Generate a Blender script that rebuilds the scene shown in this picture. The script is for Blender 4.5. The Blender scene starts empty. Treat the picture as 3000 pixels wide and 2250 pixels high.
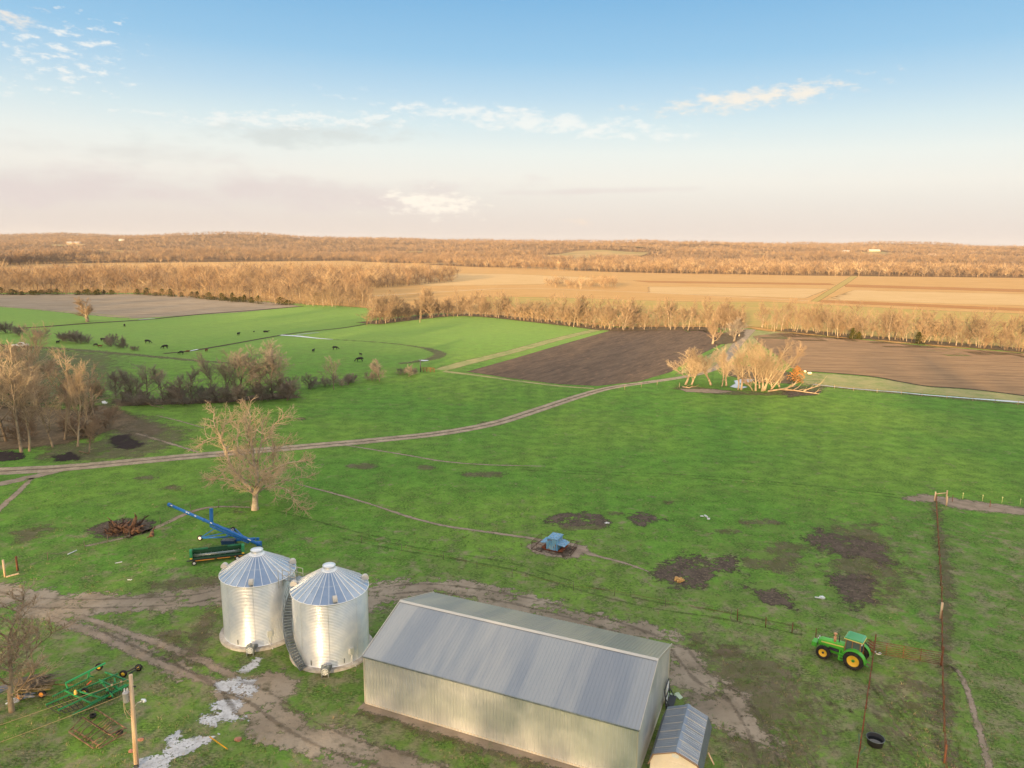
import bpy, bmesh, math, random
import numpy as np
from math import sin, cos, pi, radians, sqrt, atan2, atan
from mathutils import Vector, Matrix
S = bpy.context.scene
COL = S.collection
# ------------------------------------------------------------------ camera
FPX = 2100.0; HC = 40.0
PITCH = atan((1125-722)/FPX); ROLL = radians(.6)
cam = bpy.data.cameras.new('camera'); co = bpy.data.objects.new('camera', cam); COL.objects.link(co)
cam.sensor_width = 36; cam.lens = 36*FPX/3000; cam.clip_end = 30000; cam.clip_start = .5
co.matrix_world = Matrix.Translation((0, 0, HC)) @ Matrix.Rotation(pi/2-PITCH, 4, 'X') @ Matrix.Rotation(ROLL, 4, 'Z')
S.camera = co
RM = np.array(co.matrix_world.to_3x3())
# ------------------------------------------------------------------ light
EXPO = 1.42
SUN_EL = radians(6.5); SUN_AZ = radians(20)          # light travels forward and 20 degrees to the right
LD = Vector((sin(SUN_AZ)*cos(SUN_EL), cos(SUN_AZ)*cos(SUN_EL), -sin(SUN_EL)))
sd = bpy.data.lights.new('sun', 'SUN'); sd.energy = 5; sd.angle = radians(.6); sd.color = (1, .72, .38)
so = bpy.data.objects.new('sun', sd); COL.objects.link(so); so.rotation_euler = LD.to_track_quat('-Z', 'Y').to_euler(); so.location = (-100, -300, 80)
S.view_settings.view_transform = 'Standard'; S.view_settings.look = 'None'; S.view_settings.exposure = EXPO; S.view_settings.gamma = 1
S.cycles.max_bounces = 5; S.cycles.diffuse_bounces = 2; S.cycles.glossy_bounces = 2; S.cycles.transparent_max_bounces = 24
def s2l(v):
    v = v/255; return v/12.92 if v <= .04045 else ((v+.055)/1.055)**2.4
def sr(r, g, b, k=1.): return (min(s2l(r)*k, 1), min(s2l(g)*k, 1), min(s2l(b)*k, 1), 1)
def ray(px, py): return RM @ np.array([(px-1500)/FPX, -(py-1125)/FPX, -1.])
def at(px, py, z=0.):
    d = ray(px, py); p = np.array([0, 0, HC])+d*(z-HC)/d[2]; return Vector(p)
def aty(px, py, y):
    d = ray(px, py); p = np.array([0, 0, HC])+d*y/d[1]; return Vector(p)
def azel(px, py):
    d = ray(px, py); d = d/np.linalg.norm(d); return atan2(d[0], d[1]), math.asin(d[2])
class NT:
    def __init__(s, tree): s.t = tree; s.n = tree.nodes; s.l = tree.links
    def node(s, typ, **k):
        n = s.n.new(typ)
        for a, b in k.items(): setattr(n, a, b)
        return n
    def put(s, sock, v):
        if isinstance(v, bpy.types.NodeSocket): s.l.new(v, sock)
        else: sock.default_value = v
    def m(s, op, a, b=0., c=0., clamp=False):
        n = s.n.new('ShaderNodeMath'); n.operation = op; n.use_clamp = clamp
        for i, v in enumerate((a, b, c)): s.put(n.inputs[i], v)
        return n.outputs[0]
    def vm(s, op, a, b):
        n = s.n.new('ShaderNodeVectorMath'); n.operation = op; s.put(n.inputs[0], a); s.put(n.inputs[1], b); return n.outputs[0]
    def mix(s, f, a, b, bt='MIX'):
        n = s.n.new('ShaderNodeMix'); n.data_type = 'RGBA'; n.blend_type = bt
        s.put(n.inputs[0], f); s.put(n.inputs[6], a); s.put(n.inputs[7], b); return n.outputs[2]
    def noise(s, vec, scale, detail=4, rough=.55, dist=0):
        n = s.n.new('ShaderNodeTexNoise'); n.inputs['Scale'].default_value = scale; n.inputs['Detail'].default_value = detail
        n.inputs['Roughness'].default_value = rough; n.inputs['Distortion'].default_value = dist
        s.put(n.inputs['Vector'], vec); return n.outputs[0]
    def sm(s, v, a, b):
        n = s.n.new('ShaderNodeMapRange'); n.interpolation_type = 'SMOOTHSTEP'; s.put(n.inputs[0], v); n.inputs[1].default_value = a; n.inputs[2].default_value = b
        return n.outputs[0]
    def ramp(s, f, stops, interp='LINEAR'):
        n = s.n.new('ShaderNodeValToRGB'); n.color_ramp.interpolation = interp; e = n.color_ramp.elements
        while len(e) < len(stops): e.new(.5)
        for i, (p, c) in enumerate(stops): e[i].position = p; e[i].color = c
        s.put(n.inputs[0], f); return n.outputs[0]
# ------------------------------------------------------------------ world
W = bpy.data.worlds.new('World'); S.world = W; W.use_nodes = True
def world():
    W.node_tree.nodes.clear(); N = NT(W.node_tree)
    tc = N.node('ShaderNodeTexCoord').outputs['Generated']
    sx = N.node('ShaderNodeSeparateXYZ'); N.put(sx.inputs[0], tc)
    el = N.m('ARCSINE', sx.outputs[2]); az = N.m('ARCTAN2', sx.outputs[0], sx.outputs[1])
    eld = N.m('MULTIPLY', el, 180/pi/90)          # 0..1 for 0..60 degrees
    azn = N.m('MULTIPLY', az, .02)
    f = N.m('ADD', eld, N.m('MULTIPLY', azn, .30))
    D = 90.
    hor = [(0, sr(224, 212, 206)), (1.6/D, sr(228, 218, 213)), (3.6/D, sr(233, 228, 224)), (5.0/D, sr(240, 237, 232)), (7/D, sr(235, 240, 238)), (9/D, sr(214, 232, 239)), (11/D, sr(186, 217, 238)),
           (13.6/D, sr(150, 199, 234)), (17.5/D, sr(122, 181, 226)), (22/D, sr(136, 188, 226)), (33/D, (1.2, 1.14, 1.06, 1)), (52/D, (1.1, 1.08, 1.06, 1)), (68/D, (.42, .52, .70, 1)), (1, (.28, .40, .60, 1))]
    g = N.ramp(N.m('ADD', f, 0.), hor)
    # clouds, placed by direction: (px, py, rx, ry, tilt deg, scale, threshold, softness, colour, amount)
    cv = N.node('ShaderNodeCombineXYZ'); N.put(cv.inputs[0], az); N.put(cv.inputs[1], N.m('MULTIPLY', el, 2.6))
    def cloud(col, px, py, rx, ry, tilt, scale, lo, hi, c, amt, detail=6):
        a0, e0 = azel(px, py); k = 1/FPX
        t = radians(tilt); dx = N.m('SUBTRACT', az, a0); dy = N.m('SUBTRACT', el, e0)
        u = N.m('MULTIPLY', N.m('ADD', N.m('MULTIPLY', dx, cos(t)), N.m('MULTIPLY', dy, sin(t))), 1/(rx*k))
        v = N.m('MULTIPLY', N.m('SUBTRACT', N.m('MULTIPLY', dy, cos(t)), N.m('MULTIPLY', dx, sin(t))), 1/(ry*k))
        r2 = N.m('ADD', N.m('MULTIPLY', u, u), N.m('MULTIPLY', v, v))
        gs = N.m('EXPONENT', N.m('MULTIPLY', r2, -1.))
        n = N.noise(cv.outputs[0], scale, detail, .62)
        q = N.m('ADD', n, N.m('MULTIPLY', N.m('SUBTRACT', gs, 1.), .42))
        mk = N.m('MULTIPLY', N.sm(q, lo, hi), amt)
        return N.mix(mk, col, c)
    white = sr(247, 247, 244); warm = sr(252, 240, 226); grey = sr(214, 220, 220); mauve = sr(224, 212, 213)
    c = g
    c = cloud(c, 600, 560, 1000, 62, 1.5, 6, .24, .55, mauve, .85, 4)
    c = cloud(c, 1750, 560, 500, 14, 1.5, 5, .28, .6, mauve, .55, 3)
    c = cloud(c, 300, 445, 330, 42, 2, 7, .30, .62, sr(219, 217, 215), .8, 3)
    c = cloud(c, 880, 400, 380, 45, 4, 18, .24, .60, grey, .8, 8)
    c = cloud(c, 850, 350, 620, 34, 3, 44, .36, .56, white, .7, 8)
    c = cloud(c, 1560, 355, 560, 40, -5, 34, .29, .56, white, .8, 8)
    c = cloud(c, 2200, 288, 330, 36, 4, 40, .26, .58, warm, .9, 8)
    c = cloud(c, 180, 170, 340, 170, 12, 50, .45, .64, white, .8, 8)
    c = cloud(c, 60, 55, 90, 35, 12, 26, .36, .56, warm, .8)
    c = cloud(c, 1270, 598, 185, 44, -3, 40, .27, .52, sr(255, 246, 236), 1., 8)
    c = cloud(c, 1690, 650, 70, 26, 0, 30, .34, .6, sr(248, 226, 209), .7)
    # broad warm glow of the low sun behind the viewpoint
    sd_ = -LD; dt = N.node('ShaderNodeVectorMath', operation='DOT_PRODUCT'); N.put(dt.inputs[0], tc); dt.inputs[1].default_value = (sd_.x, sd_.y, sd_.z)
    gl = N.m('POWER', N.m('MAXIMUM', dt.outputs['Value'], 0.), 7.)
    c = N.mix(gl, c, (2.9, 2.1, 1.35, 1))
    sky = N.node('ShaderNodeTexSky', sky_type='NISHITA'); sky.sun_disc = False; sky.sun_elevation = SUN_EL; sky.sun_rotation = radians(200); sky.air_density = 1.2; sky.dust_density = 1.5
    B = N.node('ShaderNodeBackground'); B.inputs['Strength'].default_value = .12
    k = 1/(2**EXPO)/.12
    cs = N.mix(1., c, (k, k, k, 1), 'MULTIPLY')
    cs = N.mix(.06, cs, sky.outputs[0])
    N.put(B.inputs['Color'], cs)
    o = N.node('ShaderNodeOutputWorld'); N.l.new(B.outputs[0], o.inputs[0])
world()
# ------------------------------------------------------------------ materials
MC = {}
TPALE = None
def pm(name, c1, c2=None, scale=4., rough=.8, metal=0., bump=0., bscale=None, stretch=(1, 1, 1), rnd=0., lo=.35, hi=.65, spec=.3, detail=4):
    if name in MC: return MC[name]
    M = bpy.data.materials.new(name); M.use_nodes = True; N = NT(M.node_tree); P = N.n['Principled BSDF']
    P.inputs['Roughness'].default_value = rough; P.inputs['Metallic'].default_value = metal; P.inputs['Specular IOR Level'].default_value = spec
    tc = N.node('ShaderNodeTexCoord').outputs['Object']
    mp = N.node('ShaderNodeMapping'); mp.inputs['Scale'].default_value = stretch; N.put(mp.inputs[0], tc); v = mp.outputs[0]
    c = c1
    if c2: c = N.mix(N.sm(N.noise(v, scale, detail), lo, hi), c1, c2)
    if rnd:
        oi = N.node('ShaderNodeObjectInfo').outputs['Random']
        hs = N.node('ShaderNodeHueSaturation'); N.put(hs.inputs['Value'], N.m('ADD', N.m('MULTIPLY', oi, 2*rnd), 1-rnd)); N.put(hs.inputs['Color'], c); c = hs.outputs[0]
    N.put(P.inputs['Base Color'], c)
    if bump:
        b = N.node('ShaderNodeBump'); b.inputs['Strength'].default_value = bump; b.inputs['Distance'].default_value = .05
        N.put(b.inputs['Height'], N.noise(v, bscale or scale*3, 3)); N.l.new(b.outputs[0], P.inputs['Normal'])
    MC[name] = M; return M
def dmat(name, c1, c2, scale=.5, amp=.8, nscale=.6, sharp=3., bump=.5, bscale=2., stretch=(1, 1, 1), rot=0., rough=.95, opac=1., c3=None, spec=.15, detail=6):
    sharp = sharp*.9
    """soft edged ground cover: opacity from the mesh attribute 'edge' broken up by noise"""
    M = bpy.data.materials.new(name); M.use_nodes = True; N = NT(M.node_tree); P = N.n['Principled BSDF']
    P.inputs['Roughness'].default_value = rough; P.inputs['Specular IOR Level'].default_value = spec
    tc = N.node('ShaderNodeTexCoord').outputs['Object']
    r = N.node('ShaderNodeMapping'); r.inputs['Rotation'].default_value = (0, 0, rot); N.put(r.inputs[0], tc)
    mp = N.node('ShaderNodeMapping'); mp.inputs['Scale'].default_value = stretch; N.put(mp.inputs[0], r.outputs[0]); v = mp.outputs[0]
    c = N.mix(N.sm(N.noise(v, scale, detail, .6), .3, .7), c1, c2)
    if c3: c = N.mix(N.sm(N.noise(v, scale*4.3, 4, .6), .5, .75), c, c3)
    N.put(P.inputs['Base Color'], c)
    b = N.node('ShaderNodeBump'); b.inputs['Strength'].default_value = bump; b.inputs['Distance'].default_value = .12
    N.put(b.inputs['Height'], N.noise(v, bscale, 5, .6)); N.l.new(b.outputs[0], P.inputs['Normal'])
    at_ = N.node('ShaderNodeAttribute'); at_.attribute_name = 'edge'
    e = N.m('ADD', at_.outputs['Fac'], N.m('MULTIPLY', N.m('SUBTRACT', N.m('ADD', N.m('MULTIPLY', N.noise(tc, nscale, 6, .68), .62), N.m('MULTIPLY', N.noise(tc, nscale*5, 4, .7), .38)), .5), amp*2.4))
    a = N.m('MULTIPLY', N.m('ADD', N.m('MULTIPLY', e, sharp), .5, clamp=True), opac)
    N.put(P.inputs['Alpha'], a)
    return M
# ------------------------------------------------------------------ mesh builder
def V3(v): return Vector(v)
class MB:
    def __init__(s): s.v = []; s.f = []; s.sm = []
    def add(s, vs, fs, smooth=False):
        o = len(s.v); s.v += [tuple(x) for x in vs]; s.f += [tuple(i+o for i in f) for f in fs]; s.sm += [smooth]*len(fs); return s
    def box(s, c, d, rz=0., M=None):
        vs = [Vector((sx*d[0]/2, sy*d[1]/2, sz*d[2]/2)) for sx in (-1, 1) for sy in (-1, 1) for sz in (-1, 1)]
        R = M if M else Matrix.Rotation(rz, 3, 'Z')
        vs = [R @ v+Vector(c) for v in vs]
        return s.add(vs, [(0, 1, 3, 2), (4, 6, 7, 5), (0, 4, 5, 1), (2, 3, 7, 6), (0, 2, 6, 4), (1, 5, 7, 3)])
    def bar(s, a, b, w, h=None, up=(0, 0, 1)):
        a = V3(a); b = V3(b); h = h or w; d = (b-a); L = d.length; x = d.normalized(); u = V3(up)
        if abs(x.dot(u)) > .98: u = Vector((1, 0, 0))
        y = u.cross(x).normalized(); z = x.cross(y)
        return s.box((a+b)/2, (L, w, h), M=Matrix((x, y, z)).transposed())
    def tube(s, pts, r, n=8, cap=True, smooth=True):
        pts = [V3(p) for p in pts]; rs = r if isinstance(r, (list, tuple)) else [r]*len(pts); vs = []; fs = []
        for i, p in enumerate(pts):
            d = (pts[min(i+1, len(pts)-1)]-pts[max(i-1, 0)]).normalized()
            u = Vector((0, 0, 1)) if abs(d.z) < .9 else Vector((0, 1, 0))
            x = u.cross(d).normalized(); y = d.cross(x)
            for k in range(n):
                a = 2*pi*k/n; vs.append(p+(x*cos(a)+y*sin(a))*rs[i])
        for i in range(len(pts)-1):
            for k in range(n): fs.append((i*n+k, i*n+(k+1) % n, (i+1)*n+(k+1) % n, (i+1)*n+k))
        s.add(vs, fs, smooth)
        if cap:
            o = len(s.v)-len(vs); s.f += [tuple(o+k for k in range(n))[::-1], tuple(o+(len(pts)-1)*n+k for k in range(n))]; s.sm += [False, False]
        return s
    def lathe(s, prof, n=32, c=(0, 0, 0), axis='Z', smooth=True, a0=0., a1=2*pi, M=None):
        full = abs(a1-a0-2*pi) < 1e-4; m = n if full else n+1; vs = []; fs = []
        for r, z in prof:
            for k in range(m):
                a = a0+(a1-a0)*k/n; p = Vector((r*cos(a), r*sin(a), z))
                if axis == 'Y': p = Vector((p.x, p.z, p.y))
                if axis == 'X': p = Vector((p.z, p.x, p.y))
                if M: p = M @ p
                vs.append(p+V3(c))
        for i in range(len(prof)-1):
            for k in range(n):
                k2 = (k+1) % m; fs.append((i*m+k, i*m+k2, (i+1)*m+k2, (i+1)*m+k))
        return s.add(vs, fs, smooth)
    def prism(s, poly, axis, lo, hi):
        """poly in the two other axes, extruded along axis index"""
        n = len(poly); vs = []
        for t in (lo, hi):
            for (a, b) in poly: vs.append((t, a, b) if axis == 0 else (a, t, b) if axis == 1 else (a, b, t))
        return s.add(vs, [tuple(range(n))[::-1], tuple(range(n, 2*n))]+[(i, (i+1) % n, n+(i+1) % n, n+i) for i in range(n)])
    def quad(s, a, b, c, d): return s.add([a, b, c, d], [(0, 1, 2, 3)])
    def build(s, name, mat, parent=None, loc=None):
        me = bpy.data.meshes.new(name); me.from_pydata(s.v, [], s.f); me.polygons.foreach_set('use_smooth', s.sm)
        me.materials.append(mat); me.update()
        bm = bmesh.new(); bm.from_mesh(me); bmesh.ops.recalc_face_normals(bm, faces=bm.faces); bm.to_mesh(me); bm.free()
        o = bpy.data.objects.new(name, me); COL.objects.link(o)
        if parent: o.parent = parent
        if loc: o.location = loc
        return o
def tag(o, label=None, cat=None, group=None, kind=None):
    if label: o['label'] = label
    if cat: o['category'] = cat
    if group: o['group'] = group
    if kind: o['kind'] = kind
    return o
def thing(name, label, cat, loc, rz=0., group=None):
    o = bpy.data.objects.new(name, None); COL.objects.link(o); o.location = loc; o.rotation_euler = (0, 0, rz); o.empty_display_size = .3
    return tag(o, label, cat, group)
def npmesh(name, V, F, mats, mi=None, smooth=False):
    me = bpy.data.meshes.new(name); V = np.asarray(V, np.float32); F = np.asarray(F, np.int32)
    me.vertices.add(len(V)); me.vertices.foreach_set('co', V.ravel()); me.loops.add(F.size); me.loops.foreach_set('vertex_index', F.ravel())
    k = F.shape[1]; me.polygons.add(len(F)); me.polygons.foreach_set('loop_start', np.arange(0, F.size, k, dtype=np.int32))
    if mi is not None: me.polygons.foreach_set('material_index', np.asarray(mi, np.int32))
    me.polygons.foreach_set('use_smooth', np.full(len(F), smooth))
    for m in mats: me.materials.append(m)
    me.update(calc_edges=True); return me
# ------------------------------------------------------------------ ground
def ground_mat():
    M = bpy.data.materials.new('pasture_grass'); M.use_nodes = True; N = NT(M.node_tree); P = N.n['Principled BSDF']
    P.inputs['Roughness'].default_value = .95; P.inputs['Specular IOR Level'].default_value = .08
    tc = N.node('ShaderNodeTexCoord').outputs['Object']
    sp = N.node('ShaderNodeSeparateXYZ'); N.put(sp.inputs[0], tc); Y = sp.outputs[1]; X = sp.outputs[0]
    big = N.noise(tc, .018, 4, .55); mid = N.noise(tc, .16, 6, .66); sml = N.noise(tc, .7, 5, .65); fin = N.noise(tc, 3.2, 4, .7)
    lush = sr(108, 155, 60, 1.05); deep = sr(94, 134, 54, 1.); olive = sr(116, 132, 70, 1.1); thatch = sr(152, 138, 112, 1.1); yellow = sr(124, 148, 40, 1.)
    c = N.mix(N.sm(big, .4, .6), lush, sr(128, 163, 66, 1.05))
    c = N.mix(N.m('MULTIPLY', N.sm(mid, .42, .6), .35), c, deep)
    gr = N.noise(tc, 1.1, 9, .8); c = N.mix(N.m('MULTIPLY', N.sm(gr, .48, .68), .42), c, sr(48, 88, 36, 1.)); c = N.mix(N.m('MULTIPLY', N.sm(gr, .48, .34), .4), c, sr(132, 168, 84, 1.))
    # older, duller turf close to the farmyard
    near = N.sm(Y, 118, 58); right = N.m('MULTIPLY', N.sm(X, 30, 60), N.sm(Y, 120, 80))
    nr = N.m('MAXIMUM', near, right)
    q = N.m('ADD', N.m('ADD', N.m('MULTIPLY', sml, .5), N.m('MULTIPLY', mid, .6)), N.m('MULTIPLY', nr, .17))
    c = N.mix(N.m('MULTIPLY', N.sm(q, .52, .74), .65), c, olive)
    q2 = N.m('ADD', N.m('ADD', N.m('MULTIPLY', sml, .7), N.m('MULTIPLY', N.noise(tc, .21, 5, .6), .5)), N.m('MULTIPLY', nr, .13))
    c = N.mix(N.m('MULTIPLY', N.sm(q2, .66, .86), .8), c, thatch)
    dk = N.sm(N.noise(tc, 1.7, 5, .7), .5, .72)
    c = N.mix(N.m('MULTIPLY', dk, .5), c, sr(44, 78, 34, 1.))
    f2 = N.node('ShaderNodeMapping'); f2.inputs['Scale'].default_value = (.55, 1., 1.); N.put(f2.inputs[0], tc)
    fk = N.sm(N.noise(f2.outputs[0], 5.5, 3, .75), .40, .62)
    c = N.mix(N.m('MULTIPLY', N.m('SUBTRACT', 1., fk), N.m('ADD', N.m('MULTIPLY', N.sm(N.noise(tc, .33, 4, .6), .35, .65), .55), .12)), c, sr(36, 58, 28, 1.))
    lt = N.sm(fin, .56, .78)
    c = N.mix(N.m('MULTIPLY', lt, .4), c, sr(150, 160, 96, 1.))
    # further off the sward looks paler, then dry
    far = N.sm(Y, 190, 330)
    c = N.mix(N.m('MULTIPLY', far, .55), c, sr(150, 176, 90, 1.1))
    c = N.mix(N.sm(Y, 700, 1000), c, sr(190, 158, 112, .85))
    N.put(P.inputs['Base Color'], c)
    b = N.node('ShaderNodeBump'); b.inputs['Strength'].default_value = .55; b.inputs['Distance'].default_value = .12
    N.put(b.inputs['Height'], N.m('ADD', N.noise(tc, 5, 5, .75), N.m('MULTIPLY', N.noise(tc, .6, 3), 1.2))); N.l.new(b.outputs[0], P.inputs['Normal'])
    return M
def make_ground():
    xs = np.concatenate([np.linspace(-9000, -500, 12), np.linspace(-400, 400, 41), np.linspace(500, 9000, 12)])
    ys = np.concatenate([np.linspace(-1500, -100, 6), np.linspace(0, 500, 26), np.linspace(700, 16000, 16)])
    X, Y = np.meshgrid(xs, ys); V = np.stack([X.ravel(), Y.ravel(), np.zeros(X.size)], 1); nx = len(xs)
    I = np.arange(X.size).reshape(X.shape); F = np.stack([I[:-1, :-1].ravel(), I[:-1, 1:].ravel(), I[1:, 1:].ravel(), I[1:, :-1].ravel()], 1)
    o = bpy.data.objects.new('ground', npmesh('ground', V, F, [ground_mat()])); COL.objects.link(o); tag(o, kind='structure')
make_ground()
LV = [0]
def sheet(name, Z, D, X, Y, soft, mat, z, label=None, kind='structure'):
    keep = D > -soft*2.4
    fc = keep[:-1, :-1] | keep[:-1, 1:] | keep[1:, 1:] | keep[1:, :-1]
    I = np.arange(X.size).reshape(X.shape)
    F = np.stack([I[:-1, :-1][fc], I[:-1, 1:][fc], I[1:, 1:][fc], I[1:, :-1][fc]], 1)
    used, inv = np.unique(F.ravel(), return_inverse=True); F = inv.reshape(F.shape)
    V = np.stack([X.ravel()[used], Y.ravel()[used], np.full(len(used), z) if Z is None else Z.ravel()[used]], 1)
    me = npmesh(name, V, F, [mat]); a = me.attributes.new('edge', 'FLOAT', 'POINT')
    a.data.foreach_set('value', np.clip(D.ravel()[used]/soft, -2.6, .62).astype(np.float32))
    o = bpy.data.objects.new(name, me); COL.objects.link(o); tag(o, label, kind=kind); return o
def segdist(X, Y, P, closed):
    P = [np.array(p, float) for p in P]; D = np.full(X.shape, 1e9); T = np.zeros(X.shape); ins = np.zeros(X.shape, bool); n = len(P)
    for i in range(n if closed else n-1):
        a = P[i]; b = P[(i+1) % n]; ab = b-a; L2 = max(ab@ab, 1e-9)
        t = np.clip(((X-a[0])*ab[0]+(Y-a[1])*ab[1])/L2, 0, 1); d = np.hypot(X-a[0]-t*ab[0], Y-a[1]-t*ab[1])
        m = d < D; D = np.where(m, d, D); T = np.where(m, i+t, T)
        if closed:
            c = ((a[1] > Y) != (b[1] > Y)) & (X < ab[0]*(Y-a[1])/(ab[1] if abs(ab[1]) > 1e-9 else 1e-9)+a[0]); ins ^= c
    return D, T, ins
def grid(P, pad, cell):
    A = np.array(P); x0, y0 = A.min(0)-pad; x1, y1 = A.max(0)+pad
    return np.meshgrid(np.arange(x0, x1+cell, cell), np.arange(y0, y1+cell, cell))
BARE = []
def area(name, pts, mat, z, soft=1., cell=None, world=False, smooth=False):
    P = [tuple(p) if world else tuple(at(*p)[:2]) for p in pts]
    if name in ('yard_dirt', 'white_gravel', 'mud') and mat.name != 'worn_turf': BARE.append(P)
    A = np.array(P); ext = (A.max(0)-A.min(0)).max(); cell = cell or max(soft*.5, ext/260)
    X, Y = grid(P, soft*2.6, cell); D, T, ins = segdist(X, Y, P, True); D = np.where(ins, D, -D)
    return sheet(name, None, D, X, Y, soft, mat, z)
def smoothline(P, w, n=8):
    """Catmull-Rom through the points, widths too"""
    P = [np.array(p, float) for p in P]; out = []; ww = []
    for i in range(len(P)-1):
        p0 = P[max(i-1, 0)]; p1 = P[i]; p2 = P[i+1]; p3 = P[min(i+2, len(P)-1)]
        for k in range(n):
            t = k/n; out.append(.5*((2*p1)+(-p0+p2)*t+(2*p0-5*p1+4*p2-p3)*t*t+(-p0+3*p1-3*p2+p3)*t**3)); ww.append(w[i]+(w[i+1]-w[i])*t)
    out.append(P[-1]); ww.append(w[-1]); return out, ww
def strip(name, pts, w, mat, z, soft=.6, cell=None, off=0.):
    P = [tuple(at(*p)[:2]) for p in pts]; w = w if isinstance(w, (list, tuple)) else [w]*len(P)
    Q, ww = smoothline(P, w)
    if off:
        R = []
        for i, q in enumerate(Q):
            d = Q[min(i+1, len(Q)-1)]-Q[max(i-1, 0)]; d = d/np.linalg.norm(d); R.append(q+np.array([-d[1], d[0]])*off)
        Q = R
    # ribbon mesh: cross sections with the edge attribute
    us = np.array([-1.6, -1, -.5, 0, .5, 1, 1.6]); V = []; E = []
    for i, q in enumerate(Q):
        d = Q[min(i+1, len(Q)-1)]-Q[max(i-1, 0)]; d = d/np.linalg.norm(d); nrm = np.array([-d[1], d[0]]); h = ww[i]/2
        for u in us:
            x = (abs(u)*h if abs(u) <= 1 else h+soft*1.5)*np.sign(u); p = q+nrm*x; V.append((p[0], p[1], z)); E.append(np.clip((h-abs(x))/soft, -2, 2))
    k = len(us); F = [(i*k+j, i*k+j+1, (i+1)*k+j+1, (i+1)*k+j) for i in range(len(Q)-1) for j in range(k-1)]
    me = npmesh(name, V, F, [mat]); a = me.attributes.new('edge', 'FLOAT', 'POINT'); a.data.foreach_set('value', np.array(E, np.float32))
    o = bpy.data.objects.new(name, me); COL.objects.link(o); tag(o, kind='structure'); return o
ROWROT = radians(5)
m_stub = dmat('stubble', sr(236, 188, 122, .85), sr(214, 162, 94, .85), .02, .25, .05, 2., .5, 1.2, (1, 9, 1), ROWROT, c3=sr(196, 146, 84, .85))
m_stubpale = dmat('pale_stubble', sr(240, 202, 146, .88), sr(222, 178, 114, .88), .02, .25, .05, 3., .5, 1.2, (1, 12, 1), ROWROT, c3=sr(206, 160, 98, .95))
m_wheat = dmat('sprouting_wheat', sr(196, 174, 96, .82), sr(214, 176, 106, .85), .02, .5, .03, 2., .4, 1., (1, 7, 1), ROWROT, c3=sr(178, 160, 78, .95))
m_tilled = dmat('tilled_strip', sr(206, 148, 86, .9), sr(182, 126, 72, .9), .03, .2, .1, 3., .6, 1., (1, 8, 1), ROWROT)
m_dull = dmat('dull_stubble', sr(178, 158, 134, 1.), sr(150, 132, 110, 1.), .03, .3, .08, 3., .7, 1., (1, 8, 1), radians(-8), c3=sr(124, 106, 84, 1.))
m_plow = dmat('plowed_soil', sr(126, 104, 84, 1.), sr(96, 80, 66, 1.), .05, .3, .3, 3., 1., 1.3, (9, 1, 1), radians(32), c3=sr(158, 124, 98, 1.))
m_plow2 = dmat('plowed_soil_far', sr(172, 138, 102, 1.), sr(138, 111, 84, 1.), .04, .3, .3, 3., 1., 1.3, (1, 9, 1), radians(6), c3=sr(190, 152, 114, 1.))
m_dry = dmat('dry_grass', sr(176, 164, 112, 1.), sr(140, 150, 88, 1.), .2, .6, .3, 2., .6, 2., c3=sr(188, 172, 128, 1.))
m_road = dmat('gravel_dirt', sr(188, 168, 144, 1.05), sr(158, 140, 118, 1.), .5, .5, .9, 3., .6, 3., c3=sr(128, 112, 96, 1.))
m_yard = dmat('yard_dirt', sr(172, 156, 136, 1.), sr(136, 122, 104, 1.),   .16, 4.2, .33, 1.7, .6, 3., c3=sr(98, 92, 70, 1.), detail=8)
m_trail = dmat('cattle_trail', sr(170, 150, 132, 1.), sr(140, 126, 106, 1.), .6, 1.8, .9, 2., .5, 3.)
m_track = dmat('wheel_track', sr(62, 84, 42, 1.), sr(82, 74, 56, 1.), .6, 2.2, .5, 2., .5, 3., opac=.3)
m_mud = dmat('mud', sr(106, 92, 80, 1.), sr(74, 64, 56, 1.), .7, 5., .33, 1.4, .6, 4., c3=sr(138, 124, 100, 1.), detail=8)
m_mudlight = dmat('worn_turf', sr(142, 124, 106, 1.), sr(104, 96, 66, 1.), .6, 3.6, .4, 1.3, .7, 4., c3=sr(84, 106, 54, 1.), opac=.6)
m_lime = dmat('white_gravel', sr(222, 222, 224, 1.), sr(184, 184, 186, 1.), .8, 4.2, .8, 2.4, .5, 6., c3=sr(152, 150, 146, 1.), detail=8)
m_water = pm('water', (.30, .34, .38, 1), rough=.05, spec=1.)
m_snowwater = dmat('standing_water', sr(236, 234, 232, 1.), sr(210, 214, 220, 1.), 1., 1.6, .5, 2., 0., 1., rough=.15, spec=.8)
m_leaf = dmat('wood_floor', sr(128, 108, 84, 1.), sr(96, 84, 62, 1.), .3, .8, .3, 2., 1., 2., c3=sr(150, 128, 96, 1.))
m_manure = dmat('manure', sr(66, 54, 50, 1.), sr(48, 40, 38, 1.), .8, 3.4, .4, 3., .8, 4.)
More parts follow.
